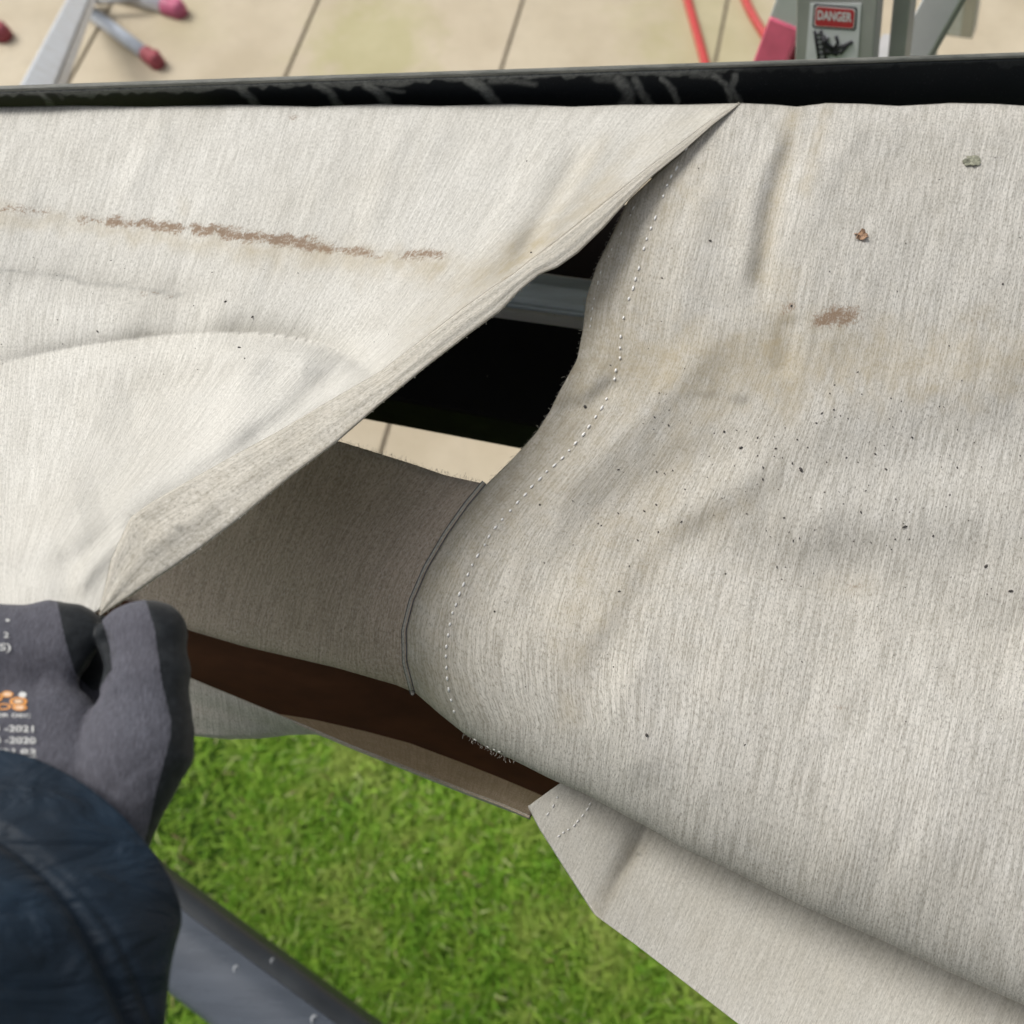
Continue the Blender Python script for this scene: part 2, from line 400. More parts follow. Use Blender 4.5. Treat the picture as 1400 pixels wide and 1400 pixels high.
Vt = np.stack(rows, 1).reshape(-1, 3); b0 = (np.arange(NB)*7)[:, None]
tri = np.concatenate([b0+np.array(f) for f in ((0, 1, 3), (0, 3, 2), (2, 3, 5), (2, 5, 4), (4, 5, 6))], 0)
me = from_arrays('grass', Vt, tri)
hue = np.clip(rng.random(NB)*.99+.0*clump, 0, 1); at = me.attributes.new('hue', 'FLOAT', 'POINT'); at.data.foreach_set('value', np.repeat(hue, 7).astype(np.float32))
tag(link('grass', me, M['grass'], smooth=True), 'short green lawn grass with yellow and brown blades below the torn awning', 'grass', kind='stuff')

# ------------------------------------------------------------------ awning cloth
ZF = CZ-.51
TEAR = [(1012, 141), (975, 168), (938, 204), (895, 240), (858, 275), (838, 318), (815, 365), (801, 410), (797, 450), (789, 492), (765, 535), (752, 562), (733, 592), (700, 628), (665, 662)]
SEAM = [(665, 662), (640, 692), (612, 732), (585, 778), (566, 822), (556, 862), (557, 905), (568, 947)]
SILA = [(568, 947), (600, 975), (635, 1003), (670, 1024), (705, 1040), (750, 1063), (800, 1085), (850, 1112), (885, 1130), (935, 1160), (1000, 1190), (1100, 1240), (1200, 1283), (1300, 1330), (1400, 1374), (1560, 1445), (1950, 1612)]
SILB = [(20, 800), (110, 812), (190, 822), (255, 860), (330, 882), (400, 898), (460, 912), (505, 925), (540, 935), (568, 947)]
TOPA = [(1012, 141), (1060, 143), (1090, 146), (1130, 141), (1180, 142), (1230, 145), (1300, 141), (1360, 142), (1420, 146), (1900, 143), (2400, 143)]
tpsA = TPS([(1012, 141, 0), (930, 205, -.004), (858, 280, -.012), (800, 400, -.026), (789, 490, -.036), (750, 560, -.046), (665, 660, -.060), (585, 778, -.058), (556, 870, -.055), (570, 940, -.055),
            (1050, 250, 0), (1400, 250, .0), (1800, 250, 0), (2350, 250, 0), (2300, 620, -.03), (2200, 900, -.04), (2000, 1400, -.03), (1100, 430, -.010), (1400, 430, -.012), (1800, 430, -.012), (1000, 560, -.034), (1400, 590, -.032), (1800, 620, -.03),
            (880, 690, -.050), (1150, 760, -.048), (1450, 830, -.044), (1800, 900, -.04), (780, 860, -.038), (1000, 930, -.030), (1300, 1030, -.024), (1700, 1200, -.024), (1000, 1090, -.034), (700, 950, -.044), (1400, 1250, -.03),
            (470, 605, -.095), (300, 590, -.125), (400, 750, -.098), (250, 760, -.155), (100, 680, -.21), (400, 860, -.105), (100, 790, -.19)])
FOLD_A = [([(1500, 905), (1400, 890), (1230, 840), (1080, 800), (900, 755), (760, 720)], 60, -.012), ([(1500, 700), (1250, 695), (1050, 705)], 60, .007), ([(1095, 165), (1062, 250), (1040, 380), (1035, 430)], 16, -.0035), ([(1075, 170), (1030, 270), (1015, 390)], 18, .003),
          ([(1180, 160), (1130, 240), (1100, 330)], 26, .002), ([(980, 230), (950, 320), (920, 470)], 22, .002), ([(1000, 430), (930, 520), (800, 640), (740, 700)], 26, .0035),
          ([(1010, 600), (900, 650), (800, 720), (700, 860)], 30, -.0032), ([(1070, 620), (960, 690), (860, 790), (800, 900)], 28, .004), ([(1000, 690), (900, 760), (830, 880), (800, 1000)], 26, -.003),
          ([(900, 870), (850, 960), (880, 1080)], 36, .003), ([(1400, 520), (1250, 540), (1100, 600), (1000, 690)], 60, .004), ([(1400, 780), (1200, 760), (1060, 770)], 50, -.003),
          ([(1080, 430), (1070, 520)], 16, -.002), ([(800, 400), (830, 470), (800, 560)], 20, .002), ([(752, 562), (800, 555), (850, 520)], 14, -.003), ([(700, 620), (640, 740), (610, 850)], 20, .002)]
def folds(X, Y, lst):
    h = np.zeros(X.shape)
    for pts, w, a in lst:
        p = poly(pts, 24, 3); d, s, r = seg_dist(X, Y, p)
        h += a*np.exp(-(d/w)**2)*np.clip(np.minimum(r, 1-r)*6, 0.0, 1)
    return h
SILALL = SILB[:-1]+SILA
def hA(X, Y):
    h = tpsA(X, Y)+folds(X, Y, FOLD_A)+.0008*vnoise(X+.35*Y, Y*.35, 60, 5)+.0003*vnoise(X+.3*Y, Y*.4, 24, 6)
    q = np.clip((Y-143)/40, 0, 1); h -= .009*(1-np.sqrt(np.clip(1-(1-q)**2, 0, 1)))
    d, s, r = seg_dist(X, Y, SILALL); q = np.clip(d/230, 0, 1); h -= .056*(1-np.sqrt(np.clip(1-(1-q)**2, 0, 1)))
    return h
def line_mask(X, Y, pts, w, a, jitter=0, seed=1):
    yy = Y+(vnoise(X, Y, 14, seed)*jitter if jitter else 0)
    d, s, r = seg_dist(X, yy, pts); return a*np.exp(-(d/w)**2)
def blob(X, Y, cx, cy, rx, ry, a, rot=0):
    c, s = math.cos(rot), math.sin(rot); u = ((X-cx)*c+(Y-cy)*s)/rx; v = (-(X-cx)*s+(Y-cy)*c)/ry
    return a*np.exp(-(u*u+v*v)**1.5)
def metric_uv(P):
    du = np.linalg.norm(np.diff(P, axis=1), axis=-1).mean(0); dv = np.linalg.norm(np.diff(P, axis=0), axis=-1).mean(1)
    u = np.r_[0, np.cumsum(du)]; v = np.r_[0, np.cumsum(dv)]
    return np.stack(np.meshgrid(u, v), -1)
def curl(P, Rr, Qw, n=14, ang=85, flip=1):
    """continue the last row of P round and under"""
    last = P[-1]; tg = np.gradient(last, axis=0); tg[:, 2] = 0; tg /= np.linalg.norm(tg, axis=1)[:, None]+1e-9
    inn = np.stack([-tg[:, 1], tg[:, 0], 0*tg[:, 0]], -1)*flip
    k = np.ones(9)/9; inn = np.stack([np.convolve(np.pad(inn[:, c], 4, 'edge'), k, 'valid') for c in range(3)], -1)
    rows = []
    for j in range(1, n+1):
        f = R(ang)*j/n; r = last+inn*Qw*(1-math.cos(f)); r[:, 2] -= Rr*math.sin(f); rows.append(r)
    return np.concatenate([P, np.array(rows)], 0)
awn = empty('awning_cloth', (0.1, .3, ZF), label='weathered beige woven awning cloth torn open along its seam', cat='awning cloth')
def sheet(name, G, hfun, mat, masks, curl_args=None, top_curl=False, th=.0009, uvshift=(0, 0), ufun=None, label=None):
    X, Y = G[..., 0], G[..., 1]; P = un(X, Y, ZF+hfun(X, Y)); n0 = P.shape[0]
    at = {'stain': np.clip(masks[0](X, Y), 0, 1), 'soil': np.clip(masks[1](X, Y), 0, 1), 'grime_shade': np.clip(masks[2](X, Y), 0, 1)}  # soil and grime_shade hold dirt and painted fold and edge shade
    if curl_args: P = curl(P, *curl_args)
    if top_curl:
        f0 = P[0]; rows = []
        for j in range(10, 0, -1):
            f = R(150)*j/10; r = f0.copy(); r[:, 1] -= .022*(1-math.cos(f)); r[:, 2] -= .022*math.sin(f)+.02*j/10; rows.append(r)
        P = np.concatenate([np.array(rows), P], 0); at = {k_: np.pad(v, ((10, 0), (0, 0)), 'edge') for k_, v in at.items()}
    at = {k_: np.pad(v, ((0, P.shape[0]-v.shape[0]), (0, 0)), 'edge') for k_, v in at.items()}
    if ufun is None: uv = metric_uv(P)+np.array(uvshift)
    else:
        pre = 10 if top_curl else 0; post = P.shape[0]-pre-n0
        U = np.pad(ufun(X, Y), ((pre, post), (0, 0)), 'edge'); vm = metric_uv(P)[..., 1]
        uv = np.stack([U*.00046, vm], -1)
    me = grid_mesh(name, P, uv, at); o = link(name, me, mat, awn); solid(o, th)
    if label: o['label'] = label
    return o, P
Z0 = lambda X, Y: np.zeros(X.shape)
WY = [-200, 400, 450, 492, 562, 628, 692, 732, 778, 822, 862, 905, 947, 990, 1400]; WX = [955, 803, 795, 786, 752, 700, 642, 612, 585, 567, 557, 556, 566, 585, 560]
def uA(X, Y):
    g = np.interp(Y.ravel(), WY, WX).reshape(Y.shape); gf = 580-.22*(Y-850); w = np.exp(-((X-g)/270)**2); return X-w*g-(1-w)*gf
ULN = [[(-460, 140), (-500, 400), (-490, 600), (-440, 900)], [(-200, 140), (-275, 400), (-265, 600), (-210, 900)], [(100, 140), (20, 400), (0, 600), (0, 800), (10, 900)], [(250, 140), (165, 400), (140, 550), (85, 700), (40, 800), (40, 900)],
       [(400, 140), (320, 380), (280, 500), (200, 620), (85, 760), (60, 900)], [(560, 140), (480, 330), (400, 460), (290, 600), (112, 770), (78, 900)], [(700, 140), (610, 310), (515, 460), (380, 590), (135, 785), (95, 900)],
       [(830, 140), (740, 280), (600, 430), (430, 575), (155, 795), (110, 900)], [(950, 140), (850, 240), (700, 380), (490, 550), (175, 805), (125, 900)], [(1060, 140), (900, 260), (760, 380), (540, 560), (220, 800), (150, 900)]]
_yy = np.linspace(140, 900, 200); _lx = []
for ln_ in ULN:
    a_ = np.array(ln_, float); v_ = np.interp(_yy, a_[:, 1], a_[:, 0])
    for _ in range(60): v_[1:-1] = (v_[:-2]+2*v_[1:-1]+v_[2:])/4
    _lx.append(v_)
_lx = np.maximum.accumulate(np.array(_lx), 0); _us = np.array([l[0][0] for l in ULN], float)
_xx = np.linspace(-600, 1100, 500); _UT = np.zeros((200, 500))
for _i in range(200):
    _c = _lx[:, _i]+np.arange(len(ULN))*1e-3
    _UT[_i] = np.interp(_xx, _c, _us)+np.minimum(_xx-_c[0], 0)+np.maximum(_xx-_c[-1], 0)
for _ in range(40):
    _UT[:, 1:-1] = (_UT[:, :-2]+2*_UT[:, 1:-1]+_UT[:, 2:])/4
def uF(X, Y):
    fy = np.clip((Y-140)/760*199, 0, 198.999); fx = np.clip((X+600)/1700*499, 0, 498.999); a = fy.astype(int); b = fx.astype(int); v, u = fy-a, fx-b
    return (_UT[a, b]*(1-u)+_UT[a, b+1]*u)*(1-v)+(_UT[a+1, b]*(1-u)+_UT[a+1, b+1]*u)*v

# right-hand panel
nA, mA = 500, 380
L_A = poly(TEAR+SEAM[1:], mA, 4); G = coons(poly(TOPA, nA, 1), poly(SILA, nA, 2), L_A, poly([(2400, 143), (2200, 800), (1950, 1612)], mA, 3))
def stA(X, Y): return (blob(X, Y, 1147, 432, 32, 15, .95, -.1)+blob(X, Y, 1122, 440, 16, 6, .6, -.4)+blob(X, Y, 1073, 424, 14, 9, .40, -.6)+blob(X, Y, 1083, 418, 6, 6, .5)
                       + blob(X, Y, 1145, 967, 11, 4, .55)+blob(X, Y, 1170, 802, 14, 8, .28)+blob(X, Y, 1330, 440, 20, 5, .2))
def soA(X, Y): return (line_mask(X, Y, [(1085, 160), (1070, 230), (1050, 310), (1040, 380)], 13, .5)+line_mask(X, Y, [(1130, 150), (1100, 260)], 10, .3)
                       + line_mask(X, Y, [(1075, 380), (1060, 470), (1080, 560)], 20, .28)+line_mask(X, Y, [(880, 500), (1000, 500), (1130, 490), (1260, 500), (1440, 490)], 50, .46, 26)
                       + line_mask(X, Y, [(960, 560), (900, 660), (820, 740), (770, 860)], 30, .22, 20)+line_mask(X, Y, [(1010, 690), (900, 740), (790, 900), (780, 980)], 20, .22)
                       + line_mask(X, Y, TEAR[3:]+SEAM[1:], 75, .42)+blob(X, Y, 1160, 800, 40, 20, .2)+.10+.16*np.exp(-((X-850)/260)**2)*np.exp(-((Y-640)/260)**2))  # wide bands at the tear put the tilted edge's shade into the colour
def grA(X, Y): return (blob(X, Y, 1010, 546, 13, 8, .7)+blob(X, Y, 965, 540, 26, 6, .35)+line_mask(X, Y, TEAR[4:], 45, .22)+line_mask(X, Y, [(1060, 760), (1250, 790), (1400, 830)], 55, .12, 20)
                       + line_mask(X, Y, [(900, 620), (1100, 640), (1400, 700)], 80, .07, 30)+line_mask(X, Y, SILA, 50, .10))  # spots are dirt; tear, valley and roll-edge bands are painted shade
oA, PA = sheet('fabric_panel', G, hA, M['fabric'], (stA, soA, grA), (.045, .05), True, ufun=uA, label='wide right panel of the cloth with brown stains')
# strip sewn to it, running left under the lifted flap, its shade put into browner cloth
nB, mB = 190, 130
TOPB = [(20, 520), (200, 550), (340, 572), (470, 605), (560, 633), (610, 650), (665, 662)]
GB = coons(poly(TOPB, nB, 2), poly(SILB, nB, 2), poly([(20, 520), (10, 660), (20, 800)], mB, 2), poly(SEAM, mB, 2))
oB, PB = sheet('fabric_panel', GB, hA, M['fabric_shaded'], (Z0, lambda X, Y: 0*X+.2, lambda X, Y: line_mask(X, Y, TOPB, 10, .5)+.10), (.045, .05), False, ufun=uA, label='shaded strip of cloth behind the tear')
# lifted left flap
EDGE = [(1012, 141), (975, 170), (935, 206), (893, 240), (855, 278), (825, 312), (790, 346), (762, 366), (738, 375), (712, 396), (685, 425), (640, 458), (585, 500), (520, 553), (460, 605), (400, 650), (335, 703), (270, 753), (215, 790), (172, 820), (137, 842)]
HEMI = [(1012, 141), (970, 166), (925, 200), (880, 234), (838, 268), (800, 298), (760, 330), (725, 356), (700, 376), (670, 395), (635, 420), (580, 462), (520, 508), (450, 548), (380, 590), (310, 628), (250, 662), (205, 688), (178, 708), (152, 765), (137, 832)]
TOPF = [(-420, 146), (0, 146), (100, 144), (200, 146), (330, 143), (430, 146), (520, 142), (600, 145), (700, 142), (780, 146), (860, 143), (940, 143), (1012, 141)]
tpsF = TPS([(-400, 150, 0), (0, 150, 0), (500, 150, 0), (1012, 141, 0.002), (-300, 300, .004), (0, 290, .008), (300, 315, .010), (600, 350, .014), (850, 240, .006), (740, 370, .014), (640, 440, .022), (520, 530, .036), (400, 630, .055), (270, 735, .078), (140, 838, .100), (0, 850, .100), (-300, 870, .085), (-400, 600, .03), (-350, 460, .0),
            (0, 480, .004), (250, 462, .006), (480, 490, .022), (330, 560, .036), (150, 600, .036), (0, 640, .045), (180, 690, .072), (60, 740, .084), (-150, 700, .062)])
ARC = [(-40, 505), (20, 492), (110, 474), (200, 462), (300, 456), (380, 458), (450, 474), (500, 500), (525, 520)]
FOLD_F = [([(205, 470), (300, 470), (390, 476), (460, 500)], 22, .0045), ([(-40, 395), (60, 400), (180, 420), (300, 425)], 34, -.004), ([(430, 520), (330, 600), (200, 690), (80, 770), (40, 800)], 28, .0045),
          ([(400, 560), (280, 650), (150, 730), (60, 800)], 20, -.0042), ([(185, 712), (120, 780), (100, 815)], 16, .0035), ([(300, 690), (170, 760)], 20, .002), ([(352, 470), (325, 560), (290, 640)], 26, .0025),
          ([(470, 500), (400, 560), (330, 620)], 18, -.003), ([(-60, 700), (40, 720), (140, 690)], 60, .004), ([(-60, 600), (60, 590), (180, 560)], 60, .004), ([(-20, 800), (60, 775), (110, 760)], 22, -.003),
          ([(840, 180), (780, 260), (735, 330)], 20, .0022), ([(800, 200), (750, 290), (700, 370)], 14, -.0022), ([(760, 190), (700, 300), (640, 400)], 24, .002), ([(230, 150), (200, 220), (160, 280)], 16, .0015),
          ([(560, 150), (520, 250), (500, 330)], 20, .0015), ([(0, 295), (200, 310), (450, 342), (620, 362)], 14, -.0012), ([(0, 372), (120, 388), (250, 404), (330, 405)], 12, -.0007)]
def hF(X, Y):
    h = tpsF(X, Y)+folds(X, Y, FOLD_F)+.0008*vnoise(X+.4*Y, Y*.4, 60, 15)+.0003*vnoise(X+.35*Y, Y*.4, 22, 16)
    d, s, r = seg_dist(X, Y, poly(ARC, 40, 3)); amp = np.clip(np.minimum(r, 1-r)*5, 0, 1)
    h -= amp*np.clip(r*1.6, .45, 1)*np.where(s > 0, .019*np.exp(-(d/11)**1.5)-.006*np.exp(-((d-34)/26)**2), .019*np.exp(-(d/(15+11*r))**1.15))
    q = np.clip((Y-143)/40, 0, 1); h -= .009*(1-np.sqrt(np.clip(1-(1-q)**2, 0, 1)))
    return h
nF, mF = 420, 300
GF = coons(poly(TOPF, nF, 1), poly([(-420, 900), (-100, 880), (0, 870), (90, 862), (137, 832)], nF, 2), poly([(-420, 146), (-440, 500), (-420, 900)], mF, 2), poly(HEMI, mF, 1))
def stF(X, Y):
    L = lambda p, w, a, j=5: line_mask(X, Y, p, w, a, j, 3)
    return (L([(0, 284), (110, 297), (300, 320), (480, 343), (610, 350)], 7, .14)+L([(5, 284), (65, 290)], 5, .38)+L([(110, 300), (160, 302)], 5, .42)+L([(150, 304), (190, 310)], 6, .55)+L([(195, 306), (245, 312)], 7, .85)+L([(268, 313), (320, 320), (375, 328)], 8, .92)
            + L([(375, 328), (415, 332), (452, 339)], 8, .88)+L([(470, 342), (502, 343)], 7, .75)+L([(515, 349), (520, 350)], 3, .6)+L([(556, 350), (600, 347)], 8, .72)+L([(130, 402-300), (131, 103)], .1, 0)
            + L([(195, 400), (240, 404)], 4, .35)+blob(X, Y, 400, 160, 8, 4, .5))
def soF(X, Y):
    L = lambda p, w, a, j=5: line_mask(X, Y, p, w, a, j, 8)
    return (L([(0, 294), (120, 310), (240, 326), (330, 338), (450, 350), (600, 362)], 14, .42, 10)+L([(350, 352), (520, 368), (640, 372), (740, 340)], 24, .20, 14)+L([(640, 400), (720, 345), (830, 265)], 22, .26)
            + L([(250, 275), (252, 290)], 9, .2)+L([(790, 210), (720, 300)], 12, .12)+L([(830, 190), (760, 290)], 8, .10)+line_mask(X, Y, HEMI[:12], 40, .26)+line_mask(X, Y, [(820, 200), (740, 300), (690, 370)], 14, .16)+line_mask(X, Y, [(880, 190), (800, 270)], 10, .14))
def grF(X, Y): return (line_mask(X, Y, [(0, 366), (60, 376), (130, 388), (240, 404)], 3, .38, 4)+blob(X, Y, 560, 545, 30, 12, .10)+blob(X, Y, 245, 403, 8, 3, .5)+line_mask(X, Y, [(440, 478), (500, 500)], 12, .16))  # last band puts the arc fold's shade into the colour
oF, PF = sheet('torn_flap', GF, hF, M['fabric_l'], (stF, soF, grF), None, True, ufun=uF, label='left panel of the cloth lifted by the glove, long brown stain across it')
# hem band along the lifted edge
mH, nH = 420, 26
Ea, Ha = poly(EDGE, mH, 1), poly(HEMI, mH, 1)
s_ = np.linspace(0, 1, nH)[None, :, None]; GH = Ha[:, None]*(1-s_)+Ea[:, None]*s_
def hH(X, Y):
    h = hF(X, Y); s2 = np.linspace(0, 1, nH)[None, :]; wdt = np.clip(np.linalg.norm(Ea-Ha, axis=1)/30, 0, 1)[:, None]
    return h+wdt*(.0020*np.sqrt(np.clip(1-(2*s2-1)**2, 0, 1))**.8+.0008-.0025*s2**3+.0003*np.sin(s2*15))
oH, PH = sheet('hem_band', GH, hH, M['hem'], (Z0, lambda X, Y: .16+0*X+line_mask(X, Y, EDGE, 6, .2), lambda X, Y: blob(X, Y, 245, 722, 7, 5, .9)+blob(X, Y, 200, 707, 8, 3, .4)), None, False, th=.0016, label='folded hem along the lifted edge')
# cloth inside between roll and lower lip, its deep shade coloured in
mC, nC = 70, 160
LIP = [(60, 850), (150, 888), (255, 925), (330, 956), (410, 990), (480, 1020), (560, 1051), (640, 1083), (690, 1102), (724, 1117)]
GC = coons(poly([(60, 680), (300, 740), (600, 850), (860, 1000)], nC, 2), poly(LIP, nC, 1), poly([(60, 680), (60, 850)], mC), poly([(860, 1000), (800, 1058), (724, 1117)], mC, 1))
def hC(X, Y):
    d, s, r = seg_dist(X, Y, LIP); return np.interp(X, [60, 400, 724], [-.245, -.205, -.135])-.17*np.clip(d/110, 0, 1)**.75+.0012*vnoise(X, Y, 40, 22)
oC, PC = sheet('shaded_inside', GC, hC, M['under'], (Z0, Z0, Z0), None, False, label='inside of the folded cloth, its shade coloured dark brown')
BT = [(380, 976), (430, 984), (500, 1000), (560, 1016), (640, 1046), (690, 1066), (742, 1088)]
GL = coons(poly(BT, nC, 2), poly(LIP[4:], nC, 1), poly([(380, 976), (410, 990)], 20), poly([(742, 1088), (724, 1117)], 20))
oL, PL = sheet('lip_band', GL, lambda X, Y: hC(X, Y)+.0035, M['fabric_shaded'], (Z0, lambda X, Y: .6+0*X, lambda X, Y: .15+0*X), None, False, label='inner turn-up along the lower lip, its shade coloured brownish')
# outer face of the lower lip
GE_t = poly(LIP, nC, 1); GE_b = poly([(60, 980), (150, 990), (255, 1002), (300, 1006), (345, 1005), (385, 1000), (425, 999), (480, 1022), (560, 1054), (640, 1086), (690, 1105), (725, 1119)], nC, 1)
tE = np.linspace(0, 1, 30)[:, None, None]; GE = GE_t[None]*(1-tE)+GE_b[None]*tE
def hE(X, Y):
    d, s, r = seg_dist(X, Y, LIP); t = np.linspace(0, 1, 30)[:, None]
    return np.interp(X, [60, 400, 724], [-.235, -.200, -.135])-.045*t**1.3+.0015*np.sin(d/5+X*.02)*np.clip(d/20, 0, 1)
oE, PE = sheet('lower_lip', GE, hE, M['fabric'], (Z0, lambda X, Y: .25+0*X, lambda X, Y: .12+0*X), (.03, .002, 8), False, label='pale outer face of the lower fold beside the glove')
# lower right fold
nD, mD = 260, 90
GD = coons(poly([(768, 1069), (830, 1050), (1000, 1140), (1400, 1310), (1650, 1420)], nD, 1), poly([(722, 1102), (738, 1132), (775, 1190), (815, 1252), (870, 1292), (930, 1338), (1010, 1400), (1120, 1480), (1300, 1600), (1500, 1730)], nD, 1),
           poly([(768, 1069), (722, 1102)], mD), poly([(1650, 1420), (1500, 1730)], mD))
tpsD = TPS([(768, 1069, -.130), (722, 1102, -.132), (815, 1252, -.120), (890, 1130, -.150), (1010, 1400, -.120), (1200, 1280, -.150), (1500, 1730, -.12), (1650, 1420, -.15), (1250, 1560, -.118)])
def crease_D(X, Y):
    p = poly([(815, 1256), (838, 1215), (868, 1165), (892, 1110), (900, 1060)], 24, 2); d, s, r = seg_dist(X, Y, p); amp = np.clip((r-.02)*2.2, 0, 1)
    return -.012*amp*np.where(s > 0, np.exp(-(d/34)**1.3), np.exp(-(d/16)**1.3))
def hD(X, Y): return tpsD(X, Y)+crease_D(X, Y)+.0008*vnoise(X, Y, 70, 31)
oD, PD = sheet('lower_fold', GD, hD, M['fabric_l'], (Z0, lambda X, Y: line_mask(X, Y, [(818, 1245), (845, 1200), (872, 1160)], 12, .35)+.12, lambda X, Y: line_mask(X, Y, [(820, 1245), (845, 1195), (875, 1155)], 8, .20)+blob(X, Y, 873, 1168, 3, 3, .8)), (.045, .004, 10, 88), False, ufun=lambda X, Y: X+.45*Y, label='pale creased fold hanging below the right panel')  # both crease bands put the fold's shade into the colour

# seam between the two panels: raised tape and two dark threads
def on_A(px, py, up=.0006):
    X = np.array([px], float); Y = np.array([py], float); p = un(X, Y, ZF+hA(X, Y)+up)[0]; return Vector(p.tolist())
def offset_line(pts, d):
    p = np.array(pts, float)[:, :2]; t = np.gradient(p, axis=0); t /= np.linalg.norm(t, axis=1)[:, None]; return p+np.stack([t[:, 1], -t[:, 0]], -1)*d
sm = poly(SEAM, 110, 2)
for off, r in ((-1.0, .00034), (-7.0, .00030)):
    q = offset_line(sm, off); bm = bmesh.new()
    tube(bm, [on_A(x, y, .00035+.0001*math.sin(i*1.7)) for i, (x, y) in enumerate(q)], r, 6)
    bm_obj('seam_thread', bm, M['seam'], awn, True)
q1, q2 = offset_line(sm, -1.5), offset_line(sm, -7.0)
bm = bmesh.new(); tube(bm, [on_A(*((a+b)/2), -.0010) for a, b in zip(q1, q2)], .0013, 8); bm_obj('seam_ridge', bm, M['ridge'], awn, True)
# white stitches
def stitches(path, step, ln, fn, r=.00045, skip=.0, jit=1.0):
    p = poly(path, 600, 3); d = np.r_[0, np.cumsum(np.linalg.norm(np.diff(p, axis=0), axis=1))]; bm = bmesh.new(); s = 0
    while s < d[-1]-ln:
        if random.random() > skip:
            l2 = ln*random.uniform(.5, 1.2); a = [np.interp(s, d, p[:, 0]), np.interp(s, d, p[:, 1])]; b = [np.interp(s+l2, d, p[:, 0]), np.interp(s+l2, d, p[:, 1])]
            j = random.uniform(-jit, jit); A = fn(a[0]+j, a[1], .0004); B = fn(b[0]+j, b[1], .0004)
            tube(bm, [A, (A+B)/2+Vector((0, 0, .0004)), B], r, 6, rad=[r*.7, r*1.2, r*.7])
        s += step*random.uniform(.85, 1.15)
    return bm
ST1 = [(940, 200), (915, 248), (898, 290), (880, 340), (866, 390), (851, 440), (847, 490), (835, 535), (812, 575), (780, 615), (740, 652), (705, 690), (672, 728), (648, 768), (628, 812), (614, 855), (609, 900), (613, 945), (625, 985), (645, 1008)]
bm = stitches(ST1, 14.5, 6, on_A, .00066, .10); tag(bm_obj('stitching', bm, M['thread'], awn, True), kind='stuff')
bm = stitches([(868, 282), (842, 330), (822, 372), (812, 410), (806, 460)], 12, 5, on_A, .0003, .25); tag(bm_obj('stitching', bm, M['thread'], awn, True), kind='stuff')
bm = stitches([(648, 1010), (668, 1022), (690, 1030)], 9, 5, on_A, .0005, .1); tag(bm_obj('stitching', bm, M['thread'], awn, True), kind='stuff')
def on_D(px, py, up=.0006):
    X = np.array([px], float); Y = np.array([py], float); return Vector(un(X, Y, ZF+hD(X, Y)+up)[0].tolist())
bm = stitches([(762, 1144), (785, 1128), (800, 1110), (812, 1092)], 9, 5.5, on_D, .0005, .05); tag(bm_obj('stitching', bm, M['thread'], awn, True), kind='stuff')
bm = stitches([(748, 1115), (765, 1085)], 14, 5, on_D, .0005, .05); tag(bm_obj('stitching', bm, M['thread'], awn, True), kind='stuff')
# frayed fibres along the cut edges
def fray(bm, path, fn, n, l, outn):
    p = poly(path, n, 1)
    for i in range(n):
        a = p[i]+rng.normal(0, .8, 2); ang = math.atan2(outn[1], outn[0])+rng.normal(0, .7); ll = l*rng.uniform(.25, 1)
        A = fn(a[0], a[1], 0); B = fn(a[0]+math.cos(ang)*ll, a[1]+math.sin(ang)*ll, .0005*rng.normal()); C_ = (A+B)/2+Vector(rng.normal(0, .0004, 3).tolist())
        tube(bm, [A, C_, B], .00012, 3)
bm = bmesh.new(); fray(bm, TEAR[4:], on_A, 90, 6, (-1, .1)); fray(bm, TOPB[3:], on_A, 90, 7, (.2, -1)); fray(bm, SILA[2:5], on_A, 40, 8, (-.5, 1))
def on_F(px, py, up=0):
    X = np.array([px], float); Y = np.array([py], float); return Vector(un(X, Y, ZF+hF(X, Y)+up)[0].tolist())
fray(bm, EDGE[8:], on_F, 70, 3, (.6, .8))
tag(bm_obj('frayed_fibres', bm, M['fray'], awn, True), kind='stuff')

# flakes and grit lying on the cloth
def flake(name, px, py, r, mat, lab, seed, curlz=.0025):
    rr = random.Random(seed); c = on_A(px, py, .0008); bm = bmesh.new(); n = 16; rings = []
    prof = [r*(1+rr.uniform(-.35, .25)) for _ in range(n)]
    ctr = bm.verts.new(c+Vector((0, 0, .0006)))
    for f in (.35, .7, 1.0):
        rings.append([bm.verts.new(c+Vector((math.cos(2*math.pi*i/n)*prof[i]*f, math.sin(2*math.pi*i/n)*prof[i]*f*.75, curlz*f*f*(.4+.6*math.sin(i*1.3+seed))+rr.uniform(0, .0005)))) for i in range(n)])
    for i in range(n): bm.faces.new((ctr, rings[0][i], rings[0][(i+1) % n]))
    for a, b in zip(rings, rings[1:]):
        for i in range(n): bm.faces.new((a[i], b[i], b[(i+1) % n], a[(i+1) % n]))
    o = bm_obj(name, bm, mat); solid(o, .0005); tag(o, lab, 'flake'); return o
flake('dry_flake', 1178, 322, .0048, M['leafa'], 'small curled reddish brown flake above the brown stain on the right panel', 3)
flake('lichen_flake', 1329, 221, .0060, M['leafb'], 'grey green flake near the upper right corner of the cloth', 5, .0012)
bm = bmesh.new()
def grit(fn, px, py, r):
    c = fn(px, py, r*.4); m = Matrix.Translation(c) @ Matrix.Rotation(random.uniform(0, 3), 4, 'Z') @ Matrix.Diagonal((random.uniform(.7, 1.8), random.uniform(.6, 1), .6, 1))
    bmesh.ops.create_icosphere(bm, subdivisions=1, radius=r, matrix=m)
for _ in range(210):
    x, y = random.gauss(1130, 190), random.gauss(660, 85)
    if 780 < x < 1480 and 520 < y < 900: grit(on_A, x, y, random.choice((.0003, .0004, .0005, .0007)))
